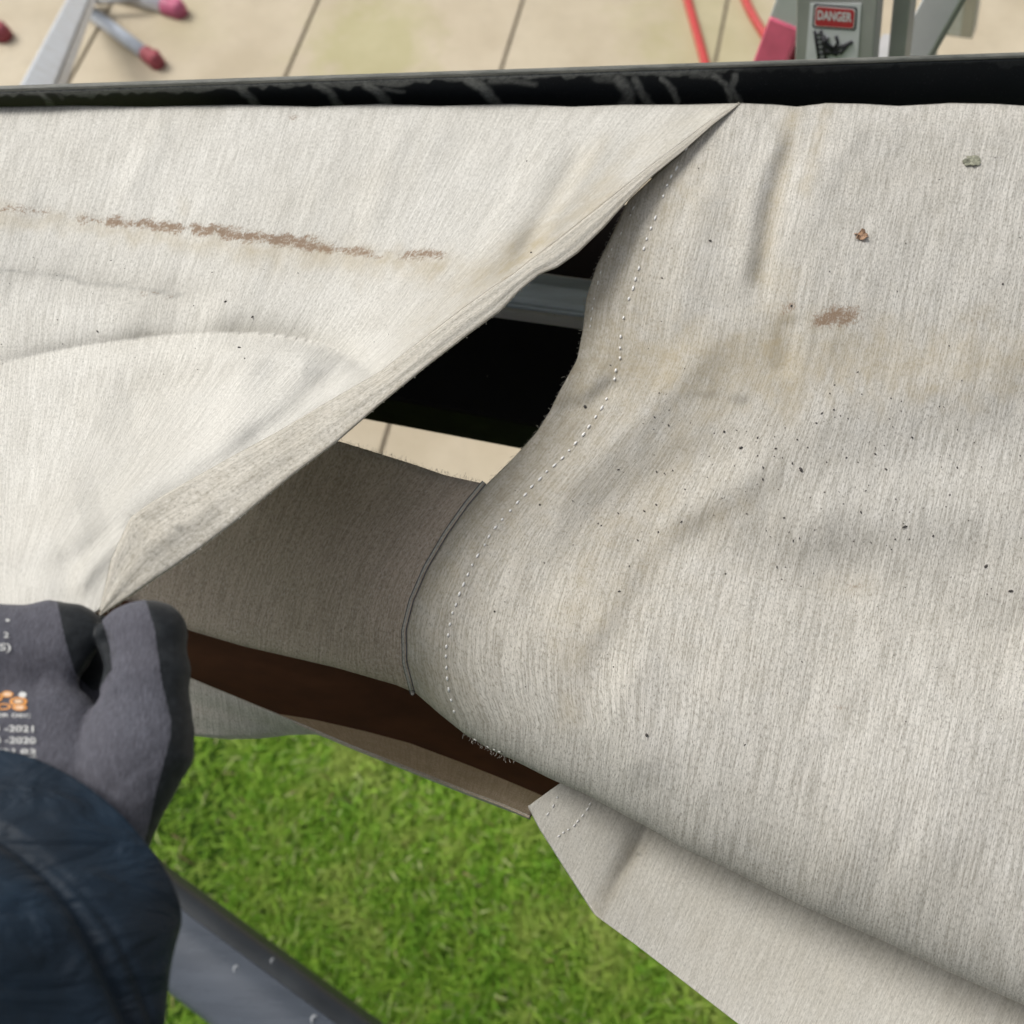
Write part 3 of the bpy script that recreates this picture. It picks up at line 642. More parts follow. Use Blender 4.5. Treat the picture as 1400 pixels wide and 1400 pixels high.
for x, y, r in ((971, 329, .0010), (1013, 612, .0012), (1140, 560, .001), (990, 590, .001), (1237, 720, .0012), (1382, 808, .0012), (897, 690, .001), (905, 380, .0006), (1082, 418, .001), (800, 556, .0012), (1348, 774, .001), (884, 1005, .0013), (676, 836, .0009), (738, 690, .0008), (1371, 388, .001), (955, 230, .0006), (930, 205, .0015), (1095, 642, .0014)):
    grit(on_A, x, y, r)
for _ in range(90): grit(on_A, random.uniform(640, 1400), random.uniform(200, 1050), random.choice((.00025, .00035, .0005)))
for x, y, r in ((245, 722, .0013), (308, 412, .0008), (345, 433, .0007), (327, 475, .0009), (575, 487, .0006), (726, 345, .0008), (720, 220, .0005), (133, 453, .0008)): grit(on_F, x, y, r)
for _ in range(50): grit(on_F, random.uniform(0, 640), random.uniform(350, 520), random.choice((.0002, .0003, .0004)))
tag(bm_obj('grit', bm, M['speck'], None, True), 'dark specks of grit scattered over the beige cloth', 'grit', kind='stuff')

# ------------------------------------------------------------------ cassette channel behind the cloth
cas = empty('awning_cassette', tuple(V(700, 100, ZF+.03)), label='long black awning housing channel behind the cloth with a worn grey lip', cat='awning housing')
za = ZF+.014
a0, a1 = V(0, 116, za), V(1400, 70, za); dirc = (a1-a0).normalized(); A0 = a0-dirc*2.2; A1 = a1+dirc*2.2
nrm = Vector((-dirc.y, dirc.x, 0))
bm = bmesh.new()
ring = [A0, A0-nrm*.0040, A0-nrm*.0040-Vector((0, 0, .0032)), A0-Vector((0, 0, .0032))]
prism(bm, [Vector(p) for p in ring], A1-A0); bm_obj('housing_lip', bm, M['casslip'], cas, bevel=.0015)
# inner face with scrapes
nx, ny = 1500, 34
SCR = [([(50, 118), (62, 130), (77, 147)], 3.2, .8), ([(72, 118), (85, 130)], 2.5, .35), ([(325, 115), (340, 128), (356, 147)], 4.0, .9), ([(432, 112), (448, 120), (458, 133), (468, 147)], 4, .9), ([(500, 112), (517, 122), (527, 135), (536, 148)], 4.5, .9),
       ([(525, 118), (545, 122), (552, 122)], 2, .6), ([(640, 106), (660, 116), (672, 130), (686, 148)], 5, .95), ([(670, 108), (700, 107), (730, 112)], 3, .5), ([(845, 106), (858, 120), (860, 136), (852, 143)], 6, .75), ([(868, 106), (876, 122), (888, 140)], 4, .7), ([(905, 104), (918, 116), (926, 136)], 3.0, .8),
       ([(975, 100), (992, 112), (1000, 136)], 3.0, .8), ([(1004, 100), (1001, 118), (1012, 138)], 3.0, .7), ([(945, 100), (985, 102)], 3, .3), ([(815, 104), (850, 106)], 4, .4)]
xs = np.linspace(-900, 2300, nx); ts = np.linspace(0, 1, ny)
topy = np.interp(xs, [0, 1400], [124, 78])+0*xs; topy = 123-(xs)*45/1400
X = np.repeat(xs[None], ny, 0); Y = topy[None]*(1-ts[:, None])+(162)*ts[:, None]; Z = (ZF+.0105)*(1-ts[:, None])+(ZF-.045)*ts[:, None]+0*X
P = un(X, Y, Z); scr = np.zeros(X.shape)
Xw = X+vnoise(X, Y, 7, 41)*2
for p, w, a in SCR:
    d, s, r = seg_dist(Xw, Y, p); scr = np.maximum(scr, a*np.clip(1.6-d/(w*1.15), 0, 1))
dt = Y-topy[None]; drip = 5+3.5*vnoise(X, 0*Y, 9, 44)+6*np.clip(vnoise(X, 0*Y, 60, 45), 0, 1)
scr = np.maximum(scr, np.clip((drip-dt)/2.5, 0, 1)*.62*(np.clip((1050-X)/100, .15, 1)))
me = grid_mesh('housing_inner_face', P, None, {'scrape': scr}); solid(link('housing_inner_face', me, M['cassin'], cas), .002, 1)
bm = bmesh.new()
o0 = A0-nrm*.0012-Vector((0, 0, .0034))
prism(bm, [o0, o0+nrm*.061-Vector((0, 0, .075)), o0+nrm*.061-Vector((0, 0, .14)), o0+nrm*.057-Vector((0, 0, .14)), o0+nrm*.057-Vector((0, 0, .075))], A1-A0)
bm_obj('housing_wall', bm, M['black'], cas, bevel=.002)
for sx in (-1, 1):
    bm = bmesh.new(); px_ = 2.3*sx; yy = (A0+nrm*.07).y+(px_-A0.x)*dirc.y/dirc.x
    beam(bm, Vector((px_, yy, .0)), Vector((px_, yy, ZF-.10)), .09, .09, Vector((0, 1, 0))); bm_obj('post', bm, M['black'], cas, bevel=.004)

# ------------------------------------------------------------------ beams seen through the tear
zb = ZF-.15
n0, n1 = V(500, 575, zb-.05), V(716, 616, zb-.05); n0.z = n1.z = zb; db = (n1-n0).normalized(); f0 = V(745, 433, zb); pb = Vector((-db.y, db.x, 0)); wb = (f0-n0).dot(pb)
B0, B1 = n0-db*.20, n0+db*2.2
bt = empty('support_beam', tuple(n0), label='matt black box beam seen through the tear below a pale rail', cat='beam')
bm = bmesh.new(); prism(bm, [B0, B0+pb*wb, B0+pb*wb-Vector((0, 0, .05)), B0-Vector((0, 0, .05))], B1-B0); bm_obj('beam_body', bm, M['black'], bt, bevel=.003)
for q in (B1,):
    bm = bmesh.new(); m = q+pb*wb*.5-(q-n0).normalized()*.1; beam(bm, Vector((m.x, m.y, 0)), Vector((m.x, m.y, zb-.05)), .08, .08, Vector((0, 1, 0))); bm_obj('post', bm, M['black'], bt, bevel=.004)
bm = bmesh.new(); w0 = B0+pb*(wb+.006); prism(bm, [w0-Vector((0, 0, .03)), w0+pb*.15-Vector((0, 0, .03)), w0+pb*.15-Vector((0, 0, .04)), w0-Vector((0, 0, .04))], B1-B0)
bm_obj('gap_shade_sheet', bm, M['void'], bt)  # added dark sheet, stands in for the shade behind the rail
rl = empty('guide_rail', tuple(f0), label='pale blue grey metal rail lying behind the black beam', cat='rail')
g0, g1 = V(690, 424, zb+.006), V(800, 439, zb+.006); dg = (g1-g0).normalized(); pg = Vector((-dg.y, dg.x, 0)); wg = (V(770, 383, zb+.006)-g0).dot(pg)
prof = [(0, -.02), (0, -.002), (.06, .001), (.14, .0), (.2, .004), (.5, .010), (.8, .009), (.92, .004), (1, -.002), (1, -.02)]
bm = bmesh.new(); s0 = g0-dg*.22; prism(bm, [s0+pg*wg*a+Vector((0, 0, b+.006)) for a, b in prof], dg*2.3); bm_obj('rail_body', bm, M['railblue'], rl, bevel=.001)
bm = bmesh.new(); s1 = s0-pg*.001+Vector((0, 0, .0062)); prism(bm, [s1, s1-pg*.0035, s1-pg*.0035-Vector((0, 0, .012)), s1-Vector((0, 0, .012))], dg*2.3); bm_obj('rail_edge', bm, M['alulight'], rl)

# ------------------------------------------------------------------ grey metal rail in the lower left
zg = 1.15
e0, e1 = V(240, 1206, zg), V(505, 1400, zg); dgm = (e1-e0).normalized(); pm = Vector((dgm.y, -dgm.x, 0)); wg2 = (V(205, 1345, zg)-e0).dot(pm)
if wg2 < 0: pm = -pm; wg2 = -wg2
gm = empty('handrail', tuple(e0), label='wide slate grey metal rail crossing over the grass below the sleeve', cat='rail')
S0 = e0-dgm*1.1; prof = [(0, -.07), (0, -.020), (.03, -.010), (.10, -.002), (.20, .001), (.28, .0055), (.38, .0095), (.55, .0115), (.75, .009), (.92, .001), (.985, -.012), (1, -.03), (1, -.07)]
prof_main = [(a, b) for a, b in prof if a >= .2]+[(.2, -.07)]
prof_edge = [(0, -.07), (0, -.020), (.03, -.010), (.10, -.004), (.197, -.0015), (.197, -.07)]
bm = bmesh.new(); prism(bm, [S0+pm*wg2*a+Vector((0, 0, b)) for a, b in prof_main], dgm*2.6); sb_ = bm_obj('rail_body', bm, M['slate'], gm, smooth=True); sb_.data.set_sharp_from_angle(angle=R(40))
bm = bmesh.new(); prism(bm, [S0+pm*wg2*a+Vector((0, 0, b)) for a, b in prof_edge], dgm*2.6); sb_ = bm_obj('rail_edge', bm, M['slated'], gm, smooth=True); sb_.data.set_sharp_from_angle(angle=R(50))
for t in (.08, 2.5):
    bm = bmesh.new(); c = S0+dgm*t+pm*wg2*.5; beam(bm, Vector((c.x, c.y, 0)), Vector((c.x, c.y, zg-.071)), .06, .06, Vector((0, 1, 0))); bm_obj('post', bm, M['slate'], gm)
for (x, y, r) in ((323, 1325, .0035), (373, 1314, .0026), (430, 1394, .004), (262, 1300, .002), (300, 1352, .002)):
    c = V(x, y, zg+.008); bm = bmesh.new(); n = 9
    tube(bm, [c+Vector((math.cos(t*math.pi/8*1.2+.6)*r, math.sin(t*math.pi/8*1.2+.6)*r*1.3, .0015)) for t in range(9)], r*.22, 6, rad=[r*(.10+.2*math.sin(math.pi*t/8)) for t in range(9)])
    bm_obj('droplet', bm, M['drop'], gm, True)

# ------------------------------------------------------------------ ladder behind, upper left
def rail_box(name, A, B, w, h, mat, parent, upv, bev=.003): 
    bm = bmesh.new(); beam(bm, A, B, w, h, upv); return bm_obj(name, bm, mat, parent, bevel=bev)
zl = .05
lad = empty('leaning_ladder', tuple(V(105, -5, 0)), label='silver tube ladder leaning up from the patio with splayed pink capped feet', cat='ladder')
nd = V(112, -12, .10)
topL = V(18, 190, 1.25)
dL = (topL-nd).normalized(); upc = (Vector((0, 0, CZ))-(nd+topL)/2).normalized()
wrail = .095
for sft, matn, ww, hh in ((0, 'alu', .062, .05),):
    rail_box('rail', nd, topL, ww, hh, M[matn], lad, upc, .006)
sR = dL.cross(upc).normalized()
sgn = 1 if sR.x > 0 else -1
rail_box('rail_flange', nd+sR*sgn*.044-upc*.008, topL+sR*sgn*.044-upc*.008, .022, .045, M['alu2'], lad, upc, .003)
rail_box('rail_groove', nd-sR*sgn*.014+upc*.0262, topL-sR*sgn*.014+upc*.0262, .007, .003, M['alu2'], lad, upc, .0008)
feet = [((112, 8), (214, 84), .030, 'darkred'), ((128, -22), (244, 14), .034, 'pink'), ((-95, 20), (3, 46), .036, 'darkred')]
for (a, b, r, mt) in feet:
    A, B = V(a[0], a[1], .075), V(b[0], b[1], .055); d = (B-A).normalized()
    bm = bmesh.new(); tube(bm, [A, B-d*.05], r*.82, 20); fo = bm_obj('stabiliser_bar', bm, M['alu'] if mt != 'pink' else M['alulight'], lad, True)
    bm = bmesh.new(); tube(bm, [B-d*.065, B-d*.06, B, B+d*.02, B+d*.03], r, 20, rad=[r*.9, r, r*1.02, r*.85, r*.3])
    bmesh.ops.create_cone(bm, cap_ends=True, segments=20, radius1=r*1.02, radius2=r*.8, depth=.05, matrix=Matrix.Translation((B.x, B.y, .065)))
    bm_obj('foot_cap', bm, M[mt], lad, True)
A, B = V(100, 4, .09), V(190, -1, .09); bm = bmesh.new(); tube(bm, [A, B], .010, 10); bm_obj('brace', bm, M['alu2'], lad, True)

# ------------------------------------------------------------------ ladder with warning label, upper right
def ray(px, py, dep):
    a = (px-700)/F; b = (700-py)/F; return Vector((a, CP+b*SP, -SP+b*CP))*dep+Vector((0, 0, CZ))
K1 = 1/F
lad2 = empty('step_ladder', tuple(ray(1145, 60, 1.0)), label='grey aluminium ladder carrying a red and white danger label', cat='ladder')
T0, T1 = ray(1150, -160, .885), ray(1144, 60, 1.0)
dl = (T1-T0).normalized(); foot = T1+dl*((T1.z-.04)/-dl.z) if dl.z < 0 else T1
nl = ((Vector((0, 0, CZ))-ray(1150, 30, 1)).normalized()+Vector((-.30, 0, 0))).normalized(); nl = (nl-dl*nl.dot(dl)).normalized(); sl = nl.cross(dl).normalized()
if sl.x < 0: sl = -sl
def P2(px, py, out=0.0):
    """point on the plane of the front rail face"""
    o = Vector((0, 0, CZ)); r = ray(px, py, 1)-o; t = (T1-o).dot(nl)/r.dot(nl); return o+r*t+nl*out
def strip(name, x0t, x1t, x0b, x1b, y0, y1, th, out, mat, parent, bev=0):
    """box whose front face covers the quad; extends back by th"""
    ring = [P2(x0t, y0, out), P2(x1t, y0, out), P2(x1b, y1, out), P2(x0b, y1, out)]
    bm = bmesh.new(); prism(bm, ring, -nl*th); return bm_obj(name, bm, mat, parent, bevel=bev)
Lr = (foot-T1).length
wl = (P2(1197, 40)-P2(1089, 40)).length
cL = P2(1089, -160); 
ringw = [P2(1092, -160), P2(1206, -160)]; dirr = (P2(1087, 90)-P2(1092, -160)).normalized()
tz = (ringw[0].z-.04)/-dirr.z
bm = bmesh.new()
w_ = sl*wl; o_ = P2(1092, -160)
prism(bm, [o_, o_+w_, o_+w_-nl*.028, o_+w_*.97-nl*.028, o_+w_*.97-nl*.003, o_+w_*.03-nl*.003, o_+w_*.03-nl*.028, o_-nl*.028], dirr*tz)
bm_obj('rail', bm, M['alu2'], lad2, bevel=.001, seg=1)
o2 = o_+sl*(wl+.0085)-nl*.03; bm = bmesh.new(); prism(bm, [o2, o2+sl*.018, o2+sl*.018-nl*.03, o2-nl*.03], dirr*tz); bm_obj('rear_rail', bm, M['alu2'], lad2, bevel=.002)
bm = o3 = o_-nl*.03+sl*.01
for t in (.32, .62, .92, 1.22, 1.52, 1.82):
    if t < tz-.1: bm = bmesh.new(); prism(bm, [o3+dirr*t, o3+dirr*t+sl*wl*.9, o3+dirr*t+sl*wl*.9-nl*.32, o3+dirr*t-nl*.32], dirr*.03); bm_obj('step', bm, M['alu2'], lad2)
fr = ray(1298, -20, 1.02); fr2 = ray(1232, 100, 1.12); dd = (fr2-fr).normalized()
rail_box('slanted_brace', fr-dd*.05, fr2+dd*.25, .038, .018, M['alulight'], lad2, nl, .002)
q = sl*.023
rail_box('brace_flange', fr-dd*.05+q-nl*.012, fr2+dd*.25+q-nl*.012, .006, .026, M['alu2'], lad2, nl, .001)
# far square leg, seen end on beyond
fa, fb = ray(1322, -60, 1.75), ray(1311, 42, 2.05); dd2 = (fb-fa).normalized()
rail_box('rear_leg', fa, fb, .066, .03, M['alu2'], lad2, nl, .004)
rail_box('rear_leg_web', fa+Vector((-.008, 0, 0))+nl*.016, fb+Vector((-.008, 0, 0))+nl*.016, .03, .004, M['alu'], lad2, nl, .001)
# pink cap leg to the left
pa, pb_ = ray(1112, -60, 1.16), ray(1078, 24, 1.24); dd3 = (pb_-pa).normalized()
rail_box('stabiliser_leg', pa, pb_, .045, .03, M['alulight'], lad2, nl, .002)
pe = ray(1052, 92, 1.30)
rail_box('foot_cap', pb_, pe, .044, .036, M['pinkb'], lad2, nl, .003)
rail_box('cap_edge', pb_+dd3*.03-nl*.022+sl*.024, pe-nl*.022+sl*.024, .030, .03, M['darkred'], lad2, nl, .003)
# warning label
lbl = strip('warning_label', 1108, 1178, 1101, 1172, 4, 92, .0006, .0010, M['white'], lad2)
def Q(u, v, out):   # label coordinates: u 0..1 across, v 0..1 down
    xt = 1108+(1178-1108)*u; xb = 1101+(1172-1101)*u; return P2(xt*(1-v)+xb*v, 4+88*v+3.0*(u-.5)*(1-v*.6)*2, out)
def polyQ(name, pts, out, mat, th=.0002):
    bm = bmesh.new(); prism(bm, [Q(u, v, out) for u, v in pts], -nl*th); return bm_obj(name, bm, mat, lad2)
def rr(u0, v0, u1, v1, r=.05):
    pts = []
    for cx, cy, a in ((u1-r, v0+r, -90), (u1-r, v1-r, 0), (u0+r, v1-r, 90), (u0+r, v0+r, 180)):
        for k_ in range(5): t = R(a+k_*22.5); pts.append((cx+r*math.cos(t), cy+r*math.sin(t)))
    return pts
polyQ('label_border', rr(.08, .03, .93, .40), .0014, M['ink'])
polyQ('label_line', rr(.11, .055, .90, .375), .0017, M['white'])
polyQ('label_field', rr(.13, .070, .88, .36), .0020, M['inkred'])
def text_mesh(txt, size=1.0, bold=.0):
    cu = bpy.data.curves.new('t', 'FONT'); cu.body = txt; cu.size = size; cu.align_x = 'CENTER'; cu.align_y = 'CENTER'; cu.offset = bold; cu.resolution_u = 3
    o = bpy.data.objects.new('t', cu); COL.objects.link(o); dg_ = bpy.context.evaluated_depsgraph_get(); me = bpy.data.meshes.new_from_object(o.evaluated_get(dg_))
    bpy.data.objects.remove(o); bm = bmesh.new(); bm.from_mesh(me); bmesh.ops.triangulate(bm, faces=bm.faces); return bm
bm = text_mesh('DANGER', 1, .03); xs_ = [v.co.x for v in bm.verts]; ys_ = [v.co.y for v in bm.verts]; x0, x1, y0, y1 = min(xs_), max(xs_), min(ys_), max(ys_)
for v in bm.verts: v.co = Q(.17+.67*(v.co.x-x0)/(x1-x0), .115+.15*(1-(v.co.y-y0)/(y1-y0)), .0023)
bm_obj('label_text', bm, M['white'], lad2)
# pictogram: figure falling from a ladder
def stroke(pts, w, nm='label_pictogram'):
    bm = bmesh.new(); w3 = w*.055
    tube(bm, [Q(u, v, .0017) for u, v in pts], w3, 6); bm_obj(nm, bm, M['ink'], lad2, True)
stroke([(.13, .44), (.28, .95)], .028); stroke([(.25, .43), (.42, .95)], .028)
for i in range(6): t = i/6; stroke([(.14+.15*t, .50+.45*t), (.27+.15*t, .48+.45*t)], .022)
stroke([(.30, .52), (.38, .64), (.52, .72)], .05); stroke([(.52, .72), (.68, .66), (.88, .58)], .035); stroke([(.52, .72), (.68, .76), (.80, .62)], .035)
stroke([(.52, .72), (.60, .60), (.55, .50)], .03); stroke([(.40, .62), (.34, .74), (.46, .80)], .032); stroke([(.38, .72), (.62, .78)], .05)
stroke([(.36, .56), (.37, .57)], .085)

# ------------------------------------------------------------------ red cable on the patio
zc = .052
pts = [(905, -120), (925, -60), (940, 0), (950, 35), (962, 78), (975, 130), (1010, 190), (1075, 200), (1110, 150), (1075, 90), (1045, 48), (1022, 10), (1005, -40), (1000, -110)]
pp = poly(pts, 120, 12); bm = bmesh.new(); tube(bm, [V(x, y, zc) for x, y in pp], .0165, 12)
tag(bm_obj('red_cable', bm, M['red'], None, True), 'thick red cable looping over the patio beside the danger ladder', 'cable')

# ------------------------------------------------------------------ gloved hand and sleeve
ZH = ZF+.118
person = empty('person', tuple(V(100, 1000, ZH)), label='person in grey knit work glove and navy sleeve pinching the torn cloth', cat='person')
def rc(P, a, b, ra, rb):
    ba = b-a; l2 = (ba**2).sum(); t = np.clip(((P-a)@ba)/l2, 0, 1); return np.linalg.norm(P-a-t[..., None]*ba, axis=-1)-(ra+(rb-ra)*t)
KP = .41/F   # metres per pixel at the hand
ZS = 1.35
def hp(px, py, dz=0.0):
    p = un(px, py, ZH+dz); p[2] = (p[2]-ZH)*ZS; return p
lo = un(-330, 1330, ZH); hi = un(330, 740, ZH); st = .0012
gx_ = np.arange(min(lo[0], un(-330, 740, ZH)[0])-.0, hi[0]+.01, st); gy_ = np.arange(lo[1]-.01, hi[1]+.01, st); gz_ = np.arange(ZH-.085, ZH+.06, st)
GXg, GYg, GZg = np.meshgrid(gx_, gy_, gz_, indexing='ij'); PP = np.stack([GXg, GYg, (GZg-ZH)*ZS], -1).astype(np.float32)
def smin(a, b, k): h = np.clip(.5+.5*(b-a)/k, 0, 1); return b*(1-h)+a*h-k*h*(1-h)
f32 = lambda p: np.asarray(p, np.float32)
px = lambda v: v*KP
thumb = rc(PP, f32(hp(200, 872, .002)), f32(hp(199, 930, .002)), px(50), px(54))
thumb = smin(thumb, rc(PP, f32(hp(180, 870, .002)), f32(hp(205, 874, .0)), px(44), px(47)), .004)
thumb = smin(thumb, rc(PP, f32(hp(199, 930, .002)), f32(hp(188, 1020, .0)), px(54), px(64)), .004)
thumb = smin(thumb, rc(PP, f32(hp(188, 1020, 0)), f32(hp(115, 1160, -.004)), px(64), px(76)), .010)
idx = rc(PP, f32(hp(76, 884, .000)), f32(hp(-60, 900, .004)), px(56), px(74))
idx = smin(idx, rc(PP, f32(hp(96, 868, .0)), f32(hp(70, 872, 0)), px(42), px(50)), .004)
idx = smin(idx, rc(PP, f32(hp(-60, 900, .004)), f32(hp(-150, 1000, .0)), px(74), px(80)), .008)
palm = rc(PP, f32(hp(-60, 1030, -.004)), f32(hp(20, 1180, -.006)), px(112), px(105))
palm = smin(palm, rc(PP, f32(hp(60, 1005, -.002)), f32(hp(90, 1120, -.004)), px(72), px(88)), .014)
palm = smin(palm, rc(PP, f32(hp(20, 1180, -.006)), f32(hp(-20, 1300, -.004)), px(105), px(100)), .01)
hand = smin(palm, idx, .008); hand = smin(hand, thumb, .0018)
hand = smin(hand, rc(PP, f32(hp(128, 872, -.023)), f32(hp(130, 960, -.020)), px(34), px(40)), .003)
for (kx, ky, kz, ax, ay, az_, bx, by, bz, r0) in ((-150, 960, -.015, -110, 850, -.040, 20, 880, -.052, 50), (-190, 1010, -.020, -180, 900, -.050, -60, 950, -.062, 48), (-200, 1070, -.025, -230, 980, -.055, -120, 1030, -.066, 42)):
    fg = smin(rc(PP, f32(hp(kx, ky, kz)), f32(hp(ax, ay, az_)), px(r0+6), px(r0)), rc(PP, f32(hp(ax, ay, az_)), f32(hp(bx, by, bz)), px(r0), px(r0-8)), .004); hand = smin(hand, fg, .003)
cut = np.minimum(rc(PP, f32(hp(136, 876, .030)), f32(hp(131, 922, .030)), px(17), px(25)), rc(PP, f32(hp(136, 880, .010)), f32(hp(131, 922, .010)), px(16), px(25)))
cut = np.minimum(cut, rc(PP, f32(hp(136, 882, -.004)), f32(hp(131, 920, -.004)), px(15), px(23)))
hand = -smin(-hand, cut, .003)
# wrinkles of the knit where the thumb bends
pxg, pyg = proj(np.stack([GXg, GYg, GZg], -1).reshape(-1, 3)); pxg = pxg.reshape(GXg.shape); pyg = pyg.reshape(GXg.shape)
hand = hand+(.00045*vnoise(pxg, pyg, 26, 51)+.0003*vnoise(pxg, pyg, 11, 52)).astype(np.float32)
for p, w, a in (([(132, 948), (165, 975), (215, 985)], 9, .0008), ([(110, 950), (60, 985), (20, 990)], 12, .0006), ([(200, 1040), (150, 1085)], 12, .0008)):
    d, s, r = seg_dist(pxg, pyg, p); hand = hand+(a*np.exp(-(d/w)**2)).astype(np.float32)
def surface_nets(S, org, st):
    ins = S < 0; nx_, ny_, nz_ = S.shape
    acc = np.zeros((nx_-1, ny_-1, nz_-1, 3), np.float32); cnt = np.zeros((nx_-1, ny_-1, nz_-1), np.float32)
    def sl3(dx, dy, dz): return (slice(dx, nx_-1+dx), slice(dy, ny_-1+dy), slice(dz, nz_-1+dz))
    for ax in range(3):
        o = [c for c in range(3) if c != ax]
        for u in (0, 1):
            for v in (0, 1):
                a = [0, 0, 0]; a[o[0]] = u; a[o[1]] = v; b = list(a); b[ax] = 1
                A, B = S[sl3(*a)], S[sl3(*b)]; m = (A < 0) != (B < 0); t = np.where(m, A/np.where(m, A-B, 1), 0)
                pt = np.zeros(A.shape+(3,), np.float32); pt[..., ax] = t; pt[..., o[0]] = u; pt[..., o[1]] = v
                acc += pt*m[..., None]; cnt += m
    cell = cnt > 0; idx_ = -np.ones(cell.shape, np.int64); idx_[cell] = np.arange(cell.sum())
    ijk = np.argwhere(cell); vv = (ijk+acc[cell]/cnt[cell][:, None])*st+np.array(org)
    quads = []
    for ax in range(3):
        o = [(ax+1) % 3, (ax+2) % 3]; a = [slice(1, -1)]*3; b = [slice(1, -1)]*3
        a[ax] = slice(0, -1); b[ax] = slice(1, None)
        A, B = ins[tuple(a)], ins[tuple(b)]; m = np.argwhere(A != B); off = np.ones(3, int); off[ax] = 0; e = m+off
        def g(du, dv):
            c = e.copy(); c[:, o[0]] -= du; c[:, o[1]] -= dv; return idx_[c[:, 0], c[:, 1], c[:, 2]]
        q = np.stack([g(1, 1), g(0, 1), g(0, 0), g(1, 0)], -1); fl = A[A != B]
        q[~fl] = q[~fl][:, ::-1]; quads.append(q)
    return vv, np.concatenate(quads)
vv, qq = surface_nets(hand, (gx_[0], gy_[0], gz_[0]), st)
me = from_arrays('glove', vv, qq)
vx, vy = proj(vv)
c1 = np.interp(vy, [815, 822, 860, 930, 985, 1010, 1080, 1130, 1200], [192, 200, 212, 221, 234, 233, 214, 203, 185])
coat = np.clip((vx-c1)/7+.5, 0, 1)
c2 = np.interp(vy, [800, 820, 870, 920, 944, 950], [70, 78, 88, 103, 125, 140]); cr = np.interp(vy, [815, 840, 880, 915, 944, 950], [137, 137, 150, 153, 134, 125])
coat = np.maximum(coat, np.clip((vx-c2)/6+.5, 0, 1)*np.clip((cr-vx)/6+.5, 0, 1)*np.clip((948-vy)/5, 0, 1))
coat = np.maximum(coat, np.clip((ZH-.012-vv[:, 2])/.004, 0, 1))
at = me.attributes.new('coat', 'FLOAT', 'POINT'); at.data.foreach_set('value', coat.astype(np.float32))
glove = link('glove', me, M['glove'], person)
sm_ = glove.modifiers.new('smooth', 'SMOOTH'); sm_.factor = .5; sm_.iterations = 3
bvh = BVHTree.FromPolygons([Vector(v) for v in vv.tolist()], qq.tolist())
C0 = Vector((0, 0, CZ))
def on_glove(px_, py_, up=.0006):
    d = (ray(px_, py_, 1)-C0).normalized(); h = bvh.ray_cast(C0, d)
    return (h[0] if h[0] is not None else C0+d*.41)-d*up
def glove_text(txt, x0, x1, y, hgt, mat, slope=0.0, bold=.02, nm='glove_print'):
    bm = text_mesh(txt, 1, bold); xs_ = [v.co.x for v in bm.verts]; ys_ = [v.co.y for v in bm.verts]; a, b, c, d = min(xs_), max(xs_), min(ys_), max(ys_)
    for v in bm.verts:
        u = (v.co.x-a)/(b-a); w = (v.co.y-c)/(d-c); X_ = x0+(x1-x0)*u; v.co = on_glove(X_, y+hgt*(.5-w)+slope*(X_-20))
    bm_obj(nm, bm, mat, glove)
glove_text('3 -2021', -8, 46, 996, 9, M['print'], .02); glove_text('4 -2020', -8, 49, 1012, 9, M['print'], .02)
glove_text('EN 83', -6, 49, 1027, 7, M['print'], .02); glove_text('NPC', 28, 50, 1036, 6, M['print'], .02); glove_text('PER DEC', -10, 42, 978, 5, M['print'], .02)
glove_text('S)', -1, 15, 886, 13, M['print'], 0); glove_text('2', 5, 12, 868, 8, M['print'], 0); glove_text('-', 8, 13, 848, 3, M['print'], 0)
def cell(cx, cy, rx, ry, mat, fill):
    bm = bmesh.new(); n = 18; a = [bm.verts.new(on_glove(cx+rx*math.cos(2*math.pi*i/n), cy+ry*math.sin(2*math.pi*i/n))) for i in range(n)]
    if fill: bm.faces.new(a)
    else:
        b = [bm.verts.new(on_glove(cx+rx*.68*math.cos(2*math.pi*i/n), cy+ry*.6*math.sin(2*math.pi*i/n))) for i in range(n)]
        for i in range(n): bm.faces.new((a[i], a[(i+1) % n], b[(i+1) % n], b[i]))
    bm_obj('emblem_cell', bm, mat, glove)
for cx, cy, rx, ry in ((-6, 953, 10, 6.5), (10, 949, 8, 4.5), (25, 959, 12, 6.2), (5, 966, 10, 4.5), (27, 967, 10, 4.5), (-8, 965, 8, 4)):
    cell(cx, cy, rx, ry, M['orange'], False); 
    bm = None
cell(31, 950, 5.5, 4, M['print'], True)
for cx, cy in ((10, 949), (25, 959), (27, 967)): cell(cx, cy, 6, 2.6, M['peach'], True)

